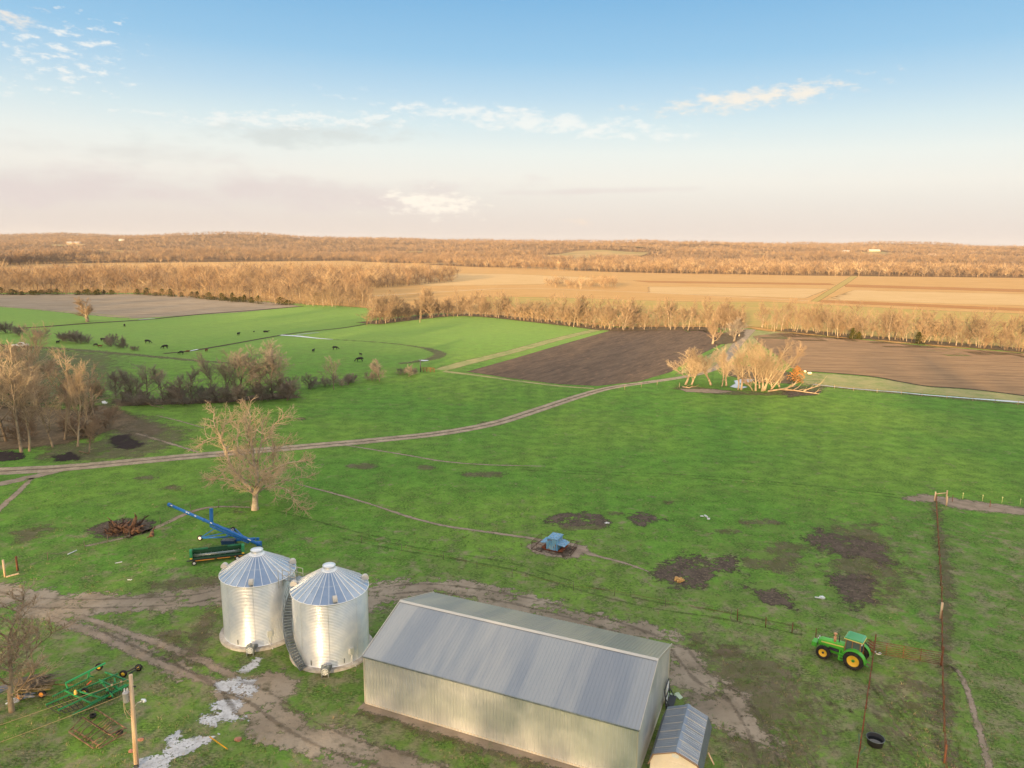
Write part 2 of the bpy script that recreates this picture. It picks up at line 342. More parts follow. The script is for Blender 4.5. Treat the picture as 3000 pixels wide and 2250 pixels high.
# valley fields beyond the river
area('stubble_field', [(-300, 790), (290, 753), (430, 751), (1000, 759), (1300, 774), (1500, 784), (1830, 794), (2050, 800), (3400, 811), (3400, 1064), (2700, 1012), (2290, 976), (2190, 962), (1800, 958), (1600, 938), (1300, 918), (1180, 926), (1078, 936), (1080, 902), (850, 890), (400, 858), (-300, 858)], m_stub, .03, 6, 14)
area('wheat_field', [(1420, 868), (1700, 874), (2000, 884), (2250, 884), (2700, 908), (3400, 935), (3400, 1050), (2700, 1000), (2290, 968), (2190, 956), (1800, 952), (1640, 935), (1430, 905)], m_wheat, .06, 7, 6)
area('pale_stubble_field', [(2500, 850), (3400, 872), (3400, 908), (2420, 878)], m_stubpale, .06, 5, 8)
area('pale_stubble_field', [(1900, 840), (2430, 846), (2360, 874), (1900, 858)], m_stubpale, .06, 8, 8)
area('pale_stubble_field', [(1150, 800), (1500, 803), (1800, 816), (1600, 832), (1250, 838), (1180, 820)], m_stubpale, .06, 14, 10)
area('tilled_field', [(2472, 833), (3400, 859), (3400, 868), (2478, 841)], m_tilled, .09, 3, 5)
area('tilled_field', [(2385, 878), (3400, 920), (3400, 929), (2410, 887)], m_tilled, .09, 2.2, 4)
area('tilled_field', [(1850, 822), (2430, 830), (2450, 836), (1900, 828)], m_tilled, .09, 4, 6)
strip('field_lane', [(2508, 806), (2480, 825), (2440, 850), (2385, 884)], [9, 9, 7, 5], m_wheat, .12, 3)
m_pathpale = dmat('pale_path', sr(240, 206, 158, .9), sr(226, 186, 132, .9), .05, .3, .1, 3., .4, 1.)
strip('field_lane', [(1080, 868), (1300, 855), (1500, 845), (1700, 850), (2000, 862), (2370, 882)], 5, m_pathpale, .12, 2)
strip('field_lane', [(70, 790), (300, 775), (560, 768)], 9, m_dull, .12, 4)
strip('field_lane', [(330, 762), (415, 756)], 10, m_pathpale, .12, 3)
area('grain_stubble_field', [(-300, 862), (400, 861), (600, 869), (850, 891), (885, 898), (700, 915), (450, 930), (388, 934), (300, 927), (0, 898), (-300, 880)], m_dull, .05, 2.5, 4)
strip('field_margin', [(-300, 876), (0, 899), (200, 914), (330, 925), (385, 932)], 2.2, m_dry, .08, 1)
m_ditch = dmat('ditch_bank', sr(92, 78, 62, 1.), sr(70, 66, 46, 1.), .3, .6, .4, 3., 1., 2.)
strip('ditch', [(-100, 968), (90, 960), (250, 948), (420, 937), (600, 920), (760, 908), (890, 897)], [3, 4, 4, 3.5, 3.5, 3.5, 3], m_ditch, .08, 1.2)
strip('ditch', [(480, 1036), (560, 1028), (680, 1008), (820, 983), (900, 972), (1010, 960), (1100, 945)], [2.4, 2.4, 2, 2, 1.7, 1.7, 1.7], m_ditch, .08, .7)
strip('ditch', [(860, 986), (1000, 996), (1120, 1004), (1220, 1016), (1265, 1026), (1290, 1038), (1270, 1050), (1230, 1058), (1170, 1066)], [.9, .9, 1.1, 2., 4, 5, 4.5, 3.5, 2], m_mudlight, .085, .9)
strip('water', [(822, 982), (870, 985), (925, 991), (975, 995)], [2.2, 3., 1.8, .7], m_snowwater, .1, .3)
strip('water', [(868, 981), (905, 977), (935, 975)], [.8, 1, .5], m_snowwater, .1, .3)
strip('water', [(403, 937), (430, 935), (455, 934)], [.5, 2, .7], m_snowwater, .1, .3)
strip('water', [(1228, 1055), (1245, 1057), (1254, 1056)], [.6, 2.2, .6], m_snowwater, .1, .3)
strip('water', [(550, 1030), (580, 1024)], [.6, 1.2], m_snowwater, .1, .3)
area('plowed_field', [(1366, 1089), (1500, 1052), (1650, 1008), (1790, 968), (2060, 966), (2120, 975), (2110, 1010), (2040, 1045), (1965, 1090), (1870, 1118), (1750, 1131), (1640, 1126), (1480, 1106)], m_plow, .03, .8, 1.1)
strip('field_margin', [(1060, 1050), (1290, 1084), (1370, 1062), (1500, 1030), (1640, 992), (1790, 957)][1:], [5, 6, 5.5, 5.5, 5], m_dry, .02, 1.5)
strip('field_margin', [(1300, 1088), (1400, 1100), (1500, 1114), (1640, 1131), (1740, 1138)], [3, 2.2, 1.8, 1.8, 1.5], m_dry, .02, .8)
area('plowed_field', [(2205, 985), (2290, 974), (2500, 993), (2700, 1012), (3200, 1050), (3200, 1182), (3000, 1160), (2850, 1140), (2720, 1132), (2640, 1118), (2560, 1104), (2440, 1094), (2330, 1085), (2290, 1050), (2230, 1010)], m_plow2, .03, .8, 1.2)
area('dry_grass', [(2330, 1090), (2440, 1096), (2560, 1106), (2640, 1120), (2720, 1134), (2850, 1142), (3200, 1184), (3200, 1206), (2900, 1170), (2700, 1152), (2500, 1138), (2350, 1128)], m_dry, .02, 1, .8)
strip('water', [(2380, 1126), (2500, 1139), (2640, 1150), (2700, 1156), (2850, 1168), (2960, 1176), (3050, 1184)], [.5, .6, .9, 1.1, 1.1, 2.4, .9], m_snowwater, .06, .45)
strip('ditch', [(2360, 1126), (2500, 1141), (2700, 1159), (2850, 1172), (3050, 1190)], 1.5, m_mudlight, .03, .8)
strip('ditch', [(2330, 1086), (2440, 1093), (2560, 1104), (2640, 1119), (2720, 1132), (2850, 1141), (3050, 1166)], 1.5, m_ditch, .06, .7)
# clump floor and pond
area('wood_floor', [(1970, 1138), (2000, 1130), (2150, 1145), (2250, 1150), (2330, 1130), (2420, 1133), (2400, 1150), (2330, 1160), (2230, 1158), (2100, 1156), (2010, 1147)], m_mudlight, .03, 1.2, .6)
area('mud', [(2300, 1146), (2405, 1146), (2385, 1160), (2310, 1162)], m_mud, .05, 1.2, .5)
area('gravel_bank', [(1990, 1140), (2080, 1140), (2150, 1148), (2100, 1152), (2010, 1148)], m_trail, .045, .8, .5)
area('pond', [(2138, 1133), (2155, 1124), (2150, 1116), (2180, 1110), (2210, 1112), (2195, 1120), (2165, 1124), (2175, 1132), (2192, 1134), (2170, 1139)], m_snowwater, .045, .6, .4)
area('wood_floor', [(2120, 1075), (2150, 1068), (2230, 1080), (2330, 1092), (2330, 1125), (2220, 1120), (2130, 1100)], m_leaf, .02, 3, 1)
area('wood_floor', [(2090, 1000), (2120, 975), (2180, 965), (2180, 985), (2150, 1005), (2100, 1010)], m_leaf, .05, 3, 1.5)
area('dry_grass', [(2165, 968), (2300, 970), (2330, 978), (2230, 1000), (2200, 1020), (2160, 1050), (2120, 1075), (2060, 1085), (1980, 1098), (2040, 1060), (2110, 1020), (2150, 990)], m_dry, .025, 2., .8)
# roads
strip('farm_road', [(-150, 1386), (0, 1381), (200, 1370), (450, 1347), (640, 1330), (900, 1308), (1100, 1290), (1300, 1268), (1450, 1240), (1560, 1206), (1700, 1160), (1790, 1136), (1900, 1120), (2000, 1105), (2060, 1092), (2100, 1076), (2130, 1050), (2155, 1015), (2180, 985), (2200, 965)],
      [4.6, 4.6, 4.2, 4, 4, 4, 3.8, 3.8, 3.6, 3.6, 3.4, 3.2, 3, 2.8, 2.8, 2.8, 3, 4, 5, 5], m_road, .035, .55)
m_rut = dmat('road_crown', sr(122, 118, 84, 1.), sr(138, 120, 100, 1.), .5, 1.1, .5, 2., .5, 3., opac=.5)
strip('road_crown', [(0, 1381), (200, 1370), (450, 1347), (640, 1330), (900, 1308), (1100, 1290), (1300, 1268), (1450, 1240), (1560, 1206), (1700, 1160), (1790, 1136), (1900, 1120)], .7, m_rut, .045, .4)
strip('farm_road', [(-150, 1445), (0, 1418), (100, 1396), (200, 1374)], [3, 2.6, 2.4, 1.5], m_trail, .03, .6)
strip('path', [(-100, 1600), (0, 1490), (50, 1445), (95, 1400)], [1, 1, .9, .7], m_trail, .03, .35)
strip('path', [(1010, 1304), (1200, 1335), (1300, 1352), (1430, 1362), (1600, 1366)], [.5, .6, .6, .5, .3], m_trail, .03, .3)
strip('path', [(870, 1418), (1000, 1452), (1100, 1482), (1200, 1515), (1300, 1540), (1420, 1558), (1560, 1578), (1600, 1590)], [.35, .5, .45, .6, .6, .6, .8, 1.2], m_trail, .03, .28)
strip('path', [(1680, 1610), (1760, 1632), (1830, 1650), (1900, 1675)], [1.2, .6, .55, .2], m_trail, .03, .28)
strip('path', [(460, 1218), (520, 1232), (600, 1255)], [.5, .5, .3], m_trail, .03, .3)
strip('path', [(400, 1270), (500, 1300), (580, 1325)], [.7, .7, .6], m_trail, .03, .5)
for o_ in (-.8, .8): strip('wheel_track', [(1010, 1570), (1150, 1600), (1300, 1625), (1500, 1660), (1700, 1720), (1900, 1770), (2100, 1800), (2350, 1850)], .3, m_track, .03, .35, off=o_)
for o_ in (-.8, .8): strip('wheel_track', [(1500, 1370), (1700, 1385), (1950, 1393), (2200, 1410), (2500, 1440), (2700, 1462)], .28, m_track, .03, .35, off=o_)
strip('wheel_track', [(780, 1490), (900, 1520), (1050, 1560), (1200, 1590)], .3, m_track, .03, .3)
strip('field_margin', [(250, 1600), (420, 1560), (560, 1500), (640, 1485), (760, 1488)], [.5, .9, .9, .6, .4], m_trail, .03, .4)
# yard
area('yard_dirt', [(-200, 1690), (0, 1703), (60, 1722), (200, 1738), (400, 1742), (560, 1726), (660, 1700), (700, 1750), (660, 1775), (500, 1785), (300, 1800), (230, 1815), (330, 1850), (420, 1890), (520, 1940), (590, 1985), (560, 1990), (430, 1930), (300, 1870), (140, 1815), (40, 1790), (-200, 1770)], m_yard, .02, 1.1, .35)
strip('wheel_track', [(140, 1810), (260, 1850), (400, 1915), (520, 1965), (640, 2005), (720, 2040)], .9, m_trail, .026, .6)
strip('wheel_track', [(230, 1805), (360, 1850), (520, 1905), (640, 1960), (700, 2000)], .9, m_trail, .026, .6)
area('yard_dirt', [(470, 1860), (520, 1845), (560, 1900), (620, 1930), (560, 1960), (480, 1920)], m_mudlight, .024, 1., .3)
area('yard_dirt', [(560, 1850), (620, 1780), (650, 1790), (600, 1860), (590, 1930), (540, 1930)], m_mudlight, .028, 1., .3)
area('yard_dirt', [(640, 2000), (760, 1985), (830, 1960), (870, 2000), (840, 2060), (900, 2110), (1060, 2170), (1300, 2240), (1400, 2320), (1100, 2320), (900, 2230), (760, 2160), (690, 2100), (640, 2040)], m_yard, .03, .9, .3)
area('yard_dirt', [(1060, 1740), (1090, 1712), (1200, 1700), (1360, 1705), (1500, 1730), (1620, 1762), (1720, 1800), (1830, 1822), (1980, 1845), (2000, 1880), (2040, 1930), (2090, 1975), (2150, 2015), (2190, 2050), (2240, 2140), (2260, 2200), (2180, 2180), (2110, 2120), (2030, 2060), (1960, 2010), (1950, 1880), (1640, 1830), (1280, 1745), (1120, 1770), (1075, 1790)], m_yard, .02, 1.3, .35)
area('worn_turf', [(2050, 1880), (2300, 1950), (2420, 2080), (2400, 2260), (2200, 2260), (2080, 2060)], m_mudlight, .016, 3.2, .6)
area('worn_turf', [(2540, 2010), (2720, 2000), (2740, 2240), (2560, 2260)], m_mudlight, .016, 3., .6)
strip('mud', [(1060, 2065), (1250, 2125), (1450, 2185), (1650, 2240), (1850, 2300)], 1.1, m_trail, .04, .6)
strip('mud', [(1060, 2075), (1250, 2137), (1450, 2197), (1650, 2255)], 1.7, m_mudlight, .036, .9)
area('white_gravel', [(700, 1965), (722, 1948), (755, 1928), (768, 1932), (762, 1950), (735, 1966), (705, 1974)], m_lime, .045, .35, .12)
area('white_gravel', [(622, 2010), (650, 1995), (700, 1988), (740, 1996), (755, 2015), (735, 2040), (700, 2046), (680, 2030), (640, 2026)], m_lime, .045, .45, .12)
area('white_gravel', [(615, 2060), (650, 2048), (700, 2052), (712, 2068), (690, 2085), (725, 2108), (690, 2112), (650, 2106), (625, 2130), (580, 2118), (590, 2100), (625, 2090)], m_lime, .045, .35, .12)
area('white_gravel', [(380, 2280), (400, 2225), (470, 2205), (500, 2185), (485, 2165), (520, 2145), (545, 2165), (600, 2160), (640, 2150), (615, 2175), (560, 2200), (500, 2230), (480, 2280)], m_lime, .045, .3, .12)
m_rut2 = dmat('wheel_rut', sr(112, 98, 84, 1.), sr(92, 84, 68, 1.), .5, 2.2, .45, 2., .8, 3., opac=.32)
for o_ in (-1.1, .9):
    strip('wheel_rut', [(-60, 1742), (100, 1765), (260, 1768), (420, 1764), (560, 1755), (650, 1735)], .28, m_rut2, .05, .3, off=o_)
    strip('wheel_rut', [(680, 2010), (760, 2040), (860, 2110), (1000, 2180), (1200, 2240), (1350, 2300)], .3, m_rut2, .055, .3, off=o_)
    strip('wheel_rut', [(1090, 1735), (1250, 1722), (1450, 1745), (1650, 1790), (1850, 1850), (2000, 1915)], .3, m_rut2, .05, .3, off=o_)
for o_ in (-.9, .8): strip('wheel_rut', [(1990, 1900), (2060, 1985), (2150, 2040), (2215, 2130), (2260, 2260)], .3, m_rut2, .05, .3, off=o_)
strip('wheel_rut', [(700, 2100), (640, 2020), (560, 1970), (440, 1915), (300, 1850)], .3, m_rut2, .05, .3)
# mud patches out in the pasture
def zq(px, py): return (2100+px*.5122, 1400+py*.5122)
area('mud', [zq(*p) for p in ((500, 340), (600, 312), (750, 330), (860, 360), (945, 400), (990, 470), (930, 500), (850, 455), (720, 450), (600, 405))], m_mud, .02, 1.3, .35)
area('mud', [zq(*p) for p in ((650, 590), (740, 545), (870, 560), (915, 610), (870, 690), (800, 740), (740, 690), (680, 640))], m_mud, .02, 1.2, .35)
area('mud', [zq(*p) for p in ((190, 630), (330, 630), (410, 700), (380, 735), (280, 710))], m_mud, .02, 1.2, .35)
area('mud', [zq(*p) for p in ((300, 390), (420, 365), (520, 380), (480, 420), (420, 540), (200, 520), (170, 470), (320, 470))], m_mudlight, .024, 1.5, .35)
area('mud', [(1930, 1650), (2010, 1635), (2150, 1640), (2180, 1655), (2100, 1680), (2060, 1715), (1960, 1705), (1925, 1690)], m_mud, .02, 1.5, .35)
area('mud', [(1608, 1530), (1630, 1508), (1690, 1502), (1750, 1508), (1782, 1528), (1775, 1542), (1700, 1534), (1660, 1545)], m_mud, .02, .9, .3)
area('mud', [(1610, 1535), (1660, 1542), (1780, 1540), (1750, 1552), (1660, 1553)], m_mudlight, .024, .7, .3)
area('mud', [(1838, 1520), (1870, 1500), (1950, 1520), (1910, 1530), (1880, 1541), (1850, 1532)], m_mud, .02, .8, .3)
area('mud', [(2450, 1555), (2420, 1545), (2560, 1540), (2600, 1600), (2640, 1700), (2560, 1760), (2500, 1740), (2440, 1650)], m_mudlight, .015, 4, .7)
area('mud', [(1540, 1598), (1580, 1585), (1660, 1588), (1720, 1600), (1728, 1618), (1690, 1636), (1620, 1632), (1560, 1618)], m_trail, .02, .8, .25)
area('mud', [(1566, 1610), (1600, 1600), (1680, 1602), (1684, 1612), (1662, 1630), (1600, 1622)], m_mud, .03, .5, .25)
area('mud', [(2640, 1460), (2700, 1448), (2760, 1455), (2900, 1475), (3100, 1500), (3100, 1520), (2900, 1500), (2790, 1488), (2740, 1470), (2680, 1470)], m_trail, .02, 1.6, .4)
strip('path', [(2740, 1470), (2752, 1560), (2766, 1650), (2776, 1750), (2768, 1870), (2770, 1960), (2772, 2100), (2778, 2290)], [.9, 1.4, 1.2, 1.1, 1.2, .9, .9, .9], m_mudlight, .03, .9)
strip('path', [(2775, 1950), (2810, 1972), (2835, 2030), (2860, 2110), (2885, 2200), (2910, 2290)], [.3, .5, .45, .5, .5, .5], m_trail, .03, .3)
area('mud', [(380, 1240), (420, 1215), (560, 1270), (500, 1310), (400, 1340), (250, 1352), (120, 1345), (130, 1310), (300, 1290)], m_mudlight, .02, 3, .5)
area('mud', [(320, 1280), (380, 1272), (390, 1290), (430, 1300), (380, 1318), (330, 1310)], m_manure, .03, 1.2, .35)
area('mud', [(-100, 1335), (20, 1322), (70, 1328), (72, 1345), (0, 1352), (-100, 1352)], m_manure, .03, .8, .35)
area('mud', [(150, 1338), (200, 1325), (240, 1340), (220, 1350), (160, 1350)], m_manure, .03, .8, .3)
area('mud', [(230, 1205), (300, 1185), (350, 1200), (480, 1260), (420, 1290), (330, 1260), (200, 1300), (0, 1320), (-100, 1300), (-100, 1180), (100, 1190)], m_leaf, .018, 4, .7)
area('mud', [(270, 1555), (300, 1530), (380, 1520), (450, 1535), (440, 1555), (380, 1575), (300, 1575)], m_mud, .03, 1., .3)
area('mud', [(40, 1560), (100, 1540), (160, 1545), (100, 1580), (50, 1590)], m_mudlight, .02, 1.5, .35)
area('mud', [(440, 1708), (560, 1694), (640, 1690), (640, 1715), (540, 1725), (450, 1722)], m_mudlight, .024, 1., .3)
strip('path', [(-100, 1000), (0, 1012), (180, 1022), (420, 1042), (640, 1062), (800, 1068)], [4, 4, 4, 3.5, 2.5, 1], m_mudlight, .03, 1.2)
area('wood_floor', [(330, 1170), (600, 1168), (850, 1150), (880, 1165), (600, 1182), (340, 1190)], m_leaf, .02, 3, .8)
area('wood_floor', [(0, 1010), (330, 1040), (330, 1180), (0, 1200), (-200, 1100)], m_mudlight, .014, 10, 1.5)
for (x_, y_, rx_, ry_) in [(1440, 1240, 40, 6), (1060, 1365, 45, 9), (1420, 1390, 70, 8), (510, 1430, 25, 8), (430, 1400, 30, 6), (880, 1228, 12, 3), (1250, 1370, 30, 7), (1800, 1505, 25, 5), (2230, 1530, 60, 8), (2130, 1560, 40, 8), (1960, 1470, 12, 4), (2120, 1910, 35, 10), (2430, 1910, 30, 14), (920, 1700, 50, 14), (700, 1500, 20, 5)]:
    area('worn_turf', [(x_+rx_*cos(a*pi/4), y_+ry_*sin(a*pi/4)) for a in range(8)], m_mudlight, .012, .9, .3)
# ------------------------------------------------------------------ hills
YF_PX = [(-500, 770), (0, 775), (290, 758), (500, 757), (1000, 764), (1300, 779), (1500, 789), (1830, 799), (2050, 805), (3000, 815), (3400, 819)]
_yf = sorted([(at(*p)[0], at(*p)[1]) for p in YF_PX])
_yx = np.array([a for a, b in _yf]); _yy = np.array([b for a, b in _yf])
def yfront(x): return np.interp(x, _yx, _yy)
def hillh(x, y):
    f = yfront(x); t = np.clip((y-f-20)/(4300-f), 0, 1); base = 64*(t*t*(3-2*t))*.55+64*t*.45
    u = np.clip((y-f)/700, 0, 1)
    n = 7*np.sin(x/310+1.3+y/900)*np.sin(y/260+.7)+5*np.sin(x/140+y/170+2)+3*np.sin(x/77-y/93)+6*np.sin(y/420+x/1300)
    g = 24*np.exp(-((x+1480)/200)**2-((y-3300)/300)**2)+10*np.exp(-((x+1230)/330)**2-((y-3500)/300)**2)+5*np.exp(-((x+700)/300)**2-((y-3500)/300)**2)+26*np.exp(-((x-2010)/190)**2-((y-3700)/350)**2)+16*np.exp(-((x-1730)/90)**2-((y-3700)/300)**2)
    d = np.clip((5500-y)/1000, 0, 1)
    return (base+n*u+g)*(.6+.4*d)
def make_hills():
    xs = np.linspace(-5200, 5200, 210); ts = np.concatenate([np.linspace(0, 1, 120)**1.3, [1.3]])
    X = np.tile(xs, (len(ts), 1)); F0 = yfront(xs)+5; Y = F0[None, :]+ts[:, None]*(5600-F0[None, :]); Z = hillh(X, Y); Z[0] = -.5
    V = np.stack([X.ravel(), Y.ravel(), Z.ravel()], 1); I = np.arange(X.size).reshape(X.shape)
    F = np.stack([I[:-1, :-1].ravel(), I[:-1, 1:].ravel(), I[1:, 1:].ravel(), I[1:, :-1].ravel()], 1)
    m = pm('hill_leaf_litter', sr(150, 118, 84, .9), sr(118, 94, 70, .9), .01, rough=1, spec=0, bump=.6, bscale=.1)
    o = bpy.data.objects.new('hills', npmesh('hills', V, F, [m], smooth=True)); COL.objects.link(o); tag(o, kind='structure')
make_hills()
def hit(px, py):
    """where the view ray through a pixel meets the hill surface"""
    d = ray(px, py); best = None
    for y in np.arange(1000, 5200, 8):
        p = np.array([0, 0, HC])+d*y/d[1]
        if y > yfront(p[0])+10 and p[2] <= hillh(p[0], y): return (p[0], y)
    return (HC*0+d[0]/d[1]*5000, 5000)
def hillarea(name, pts, mat, soft, cell=18):
    P = [hit(*p) for p in pts]; X, Y = grid(P, soft*2.6, cell); D, T, ins = segdist(X, Y, P, True); D = np.where(ins, D, -D)
    sheet(name, hillh(X, Y)+2., D, X, Y, soft, mat, 0); return P
m_pasture = dmat('hill_pasture', sr(200, 164, 112, .8), sr(158, 144, 92, .8), .01, .4, .02, 2., .3, .3)
CLEAR = [hillarea('pasture', [(1590, 750), (1680, 738), (1760, 734), (1905, 741), (1880, 752), (1790, 756), (1700, 766), (1600, 762)], m_pasture, 14),
         hillarea('pasture', [(2200, 742), (2290, 741), (2290, 748), (2210, 749)], m_pasture, 12),
         hillarea('pasture', [(2500, 742), (2580, 738), (2620, 745), (2560, 752)], m_pasture, 12),
         hillarea('pasture', [(0, 736), (290, 733), (420, 738), (400, 743), (0, 744)], m_pasture, 12), hillarea('pasture', [(560, 742), (700, 741), (860, 744), (700, 748)], m_pasture, 10), hillarea('pasture', [(1160, 738), (1240, 737), (1240, 742), (1170, 743)], m_pasture, 10),
         hillarea('pasture', [(1850, 722), (2050, 724), (2040, 728), (1860, 726)], m_pasture, 10),
         hillarea('pasture', [(150, 716), (250, 716), (250, 722), (150, 722)], m_pasture, 12)]
# ------------------------------------------------------------------ trees
m_bark = pm('bark', sr(200, 176, 148, .7), sr(150, 130, 110, .7), 1.5, .9, rnd=.16, spec=.1)
m_barkpale = pm('pale_bark', sr(210, 188, 156, .62), sr(180, 150, 118, .62), .8, .85, rnd=.1, spec=.15)
m_twig = pm('twigs', sr(196, 166, 134, .64), sr(162, 136, 110, .64), .25, .95, rnd=.16, spec=.05)
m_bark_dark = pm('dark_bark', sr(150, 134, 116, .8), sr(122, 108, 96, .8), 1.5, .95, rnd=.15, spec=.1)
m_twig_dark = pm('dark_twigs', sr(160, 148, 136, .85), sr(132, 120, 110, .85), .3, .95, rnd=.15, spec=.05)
m_brush = pm('rusty_brush', sr(196, 134, 74, .7), sr(150, 110, 70, .7), .5, .95, rnd=.2, spec=.05)
m_twig_pale = pm('pale_twigs', sr(220, 194, 162, .68), sr(190, 164, 134, .68), .25, .95, rnd=.1, spec=.05)
m_cedar = pm('cedar_foliage', sr(98, 88, 38, .6), sr(58, 66, 30, .6), .6, .95, rnd=.25, spec=.05)
def ortho(D, rng, ang, azi):
    u = Vector((0, 0, 1)) if abs(D.z) < .9 else Vector((1, 0, 0)); x = D.cross(u).normalized(); y = D.cross(x)
    return (D*cos(ang)+(x*cos(azi)+y*sin(azi))*sin(ang)).normalized()
class Tree:
    """levels below crown_from go to the trunk part, the rest to the crown part"""
    def __init__(s, seed, spec): s.r = random.Random(seed); s.sp = spec; s.T = MB(); s.C = MB()
    def line(s, pts, rad, lvl):
        sp = s.sp; mb = s.C if lvl >= sp['crown'] else s.T
        sides = sp['sides'][lvl]
        if sides == 0:
            # a thin three-sided spike
            a = pts[0]; b = pts[-1]; d = (b-a).normalized(); u = Vector((0, 0, 1)) if abs(d.z) < .9 else Vector((1, 0, 0)); x = d.cross(u).normalized()*rad[0]; y = d.cross(x).normalized()*rad[0]
            if len(pts) > 2:
                m = pts[len(pts)//2]; mb.add([a+x, a-x*.5+y*.87, a-x*.5-y*.87, m+x*.6, m-x*.3+y*.5, m-x*.3-y*.5, b], [(0, 1, 4, 3), (1, 2, 5, 4), (2, 0, 3, 5), (3, 4, 6), (4, 5, 6), (5, 3, 6)])
            else: mb.add([a+x, a-x*.5+y*.87, a-x*.5-y*.87, b], [(0, 1, 3), (1, 2, 3), (2, 0, 3)])
        else: mb.tube(pts, rad, sides, False)
    def grow(s, P, D, L, r, lvl, up=None):
        sp = s.sp; R = s.r; ns = sp['segs'][lvl]; pts = [P.copy()]; rad = [r]; D = D.normalized()
        wob = sp['wob'][lvl]; ub = sp['up'][lvl] if up is None else up
        for i in range(ns):
            D = (D+Vector((R.gauss(0, wob), R.gauss(0, wob), R.gauss(0, wob)*.7+ub))).normalized()
            P = P+D*(L/ns)
            if lvl > 0 and P.z < .15: P.z = .15
            pts.append(P.copy()); rad.append(r*(1-(1-sp['tap'][lvl])*(i+1)/ns))
        s.along(pts, rad, L, lvl)
    def along(s, pts, rad, L, lvl):
        sp = s.sp; R = s.r
        s.line(pts, rad, lvl)
        if lvl+1 >= len(sp['n']): return
        n = sp['n'][lvl+1]; n = max(1, int(round(n*R.uniform(.8, 1.2)))); az = R.uniform(0, 6.28); ns = len(pts)-1
        for k in range(n):
            t = sp['t0'][lvl]+(1-sp['t0'][lvl])*(k+R.uniform(.2, .95))/n; t = min(t, .999); j = int(t*ns); q = t*ns-j
            B = pts[j].lerp(pts[j+1], q); rr = rad[j]+(rad[j+1]-rad[j])*q; d = (pts[j+1]-pts[j]).normalized(); az += 2.4+R.uniform(-.5, .5)
            ang = sp['ang'][lvl+1]*R.uniform(.7, 1.3)
            l = L*sp['ratio'][lvl+1]*R.uniform(.7, 1.25)*(1.15-.55*t)
            s.grow(B, ortho(d, R, ang, az), l, max(rr*sp['rr'][lvl+1], sp['rmin'][lvl+1]), lvl+1)
        # leader continues
        if sp.get('lead') and lvl+1 < len(sp['n']):
            d = (pts[-1]-pts[-2]).normalized()
            for a in (0, 2.6): s.grow(pts[-1], ortho(d, R, .3, a+R.uniform(0, 1)), L*sp['ratio'][lvl+1]*.8, max(rad[-1]*.9, sp['rmin'][lvl+1]), lvl+1)
# spec for mid-distance trees (a few dozen pixels high)
def spec(h, n=(1, 9, 7, 6), stem=.25, ang=(0, .75, .7, .6), ratio=(1, .5, .5, .45), upb=(0, .12, .1, .05), rmin=(0, .05, .03, .022), sides=(6, 4, 3, 0), segs=(5, 4, 3, 1), wob=(.07, .16, .2, .2), tap=(.25, .3, .4, .1), crown=2, rr=(1, .55, .6, .7), lead=True):
    return dict(n=n, t0=(stem, .2, .15, .1, .1), ang=ang, ratio=ratio, up=upb, rmin=rmin, sides=sides, segs=segs, wob=wob, tap=tap, crown=crown, rr=rr, lead=lead)
def proto_tree(seed, h, sp, r0=None, stems=1, lean=.05, spread=0.):
    t = Tree(seed, sp); R = t.r
    for k in range(stems):
        a = R.uniform(0, 6.28); d = Vector((cos(a)*(lean+spread*(k > 0)), sin(a)*(lean+spread*(k > 0)), 1))
        b = Vector((cos(a), sin(a), 0))*(.0 if stems == 1 else R.uniform(.1, .5+spread)); b.z = -.1
        t.grow(b, d, h*R.uniform(.78, .92)*(.72 if sp['lead'] else 1), (r0 or h*.011)*(1 if stems == 1 else .7), 0)
    k = h/max(v[2] for v in t.T.v+t.C.v)
    for mb in (t.T, t.C): mb.v = [(x*k*WIDE, y*k*WIDE, z*k) for x, y, z in mb.v]
    return t
WIDE = 1.25
def link_tree(t, label, cat, loc, rz=0., sc=1., group=None, mb=None, mc=None, name='bare_tree'):
    o = thing(name, label, cat, loc, rz, group); o.scale = (sc,)*3
    t.T.build('trunk', mb or m_bark, o); t.C.build('crown', mc or m_twig, o); return o
def dup(root, loc, rz, sc, label=None, group=None):
    r = root.copy(); COL.objects.link(r); r.location = loc; r.rotation_euler = (0, 0, rz); r.scale = sc if isinstance(sc, tuple) else (sc,)*3
    if label: r['label'] = label
    if group: r['group'] = group
    for ch in list(root.children):
        c = ch.copy(); COL.objects.link(c); c.parent = r
    return r
RND = random.Random(7)
# --- the long riverside row: about 200 trees, twelve shapes
mids = []
for k in range(12):
    h = 14
    if k in (2, 9): sp = spec(h, n=(1, 6, 8, 11), stem=.45, ang=(0, .5, .6, .6), ratio=(1, .42, .5, .45))
    elif k in (5, 10): sp = spec(h, n=(1, 14, 8, 11), stem=.08, ang=(0, .7, .6, .6), ratio=(1, .42, .5, .5))
    else: sp = spec(h, n=(1, 10, 8, 9), stem=.22, ang=(0, .7, .65, .6))
    mids.append(proto_tree(100+k, h, sp, .14, stems=2 if k in (5, 7, 10, 11) else 1, spread=.15))
LINE_A = [(1075, 952), (1180, 940), (1300, 928), (1400, 928), (1500, 936), (1600, 947), (1700, 958), (1790, 968), (1900, 967), (2000, 966), (2100, 968), (2185, 965), None, (2250, 968), (2290, 970), (2400, 980), (2500, 990), (2600, 997), (2700, 1006), (2850, 1018), (3000, 1031), (3120, 1041)]
tops = {}
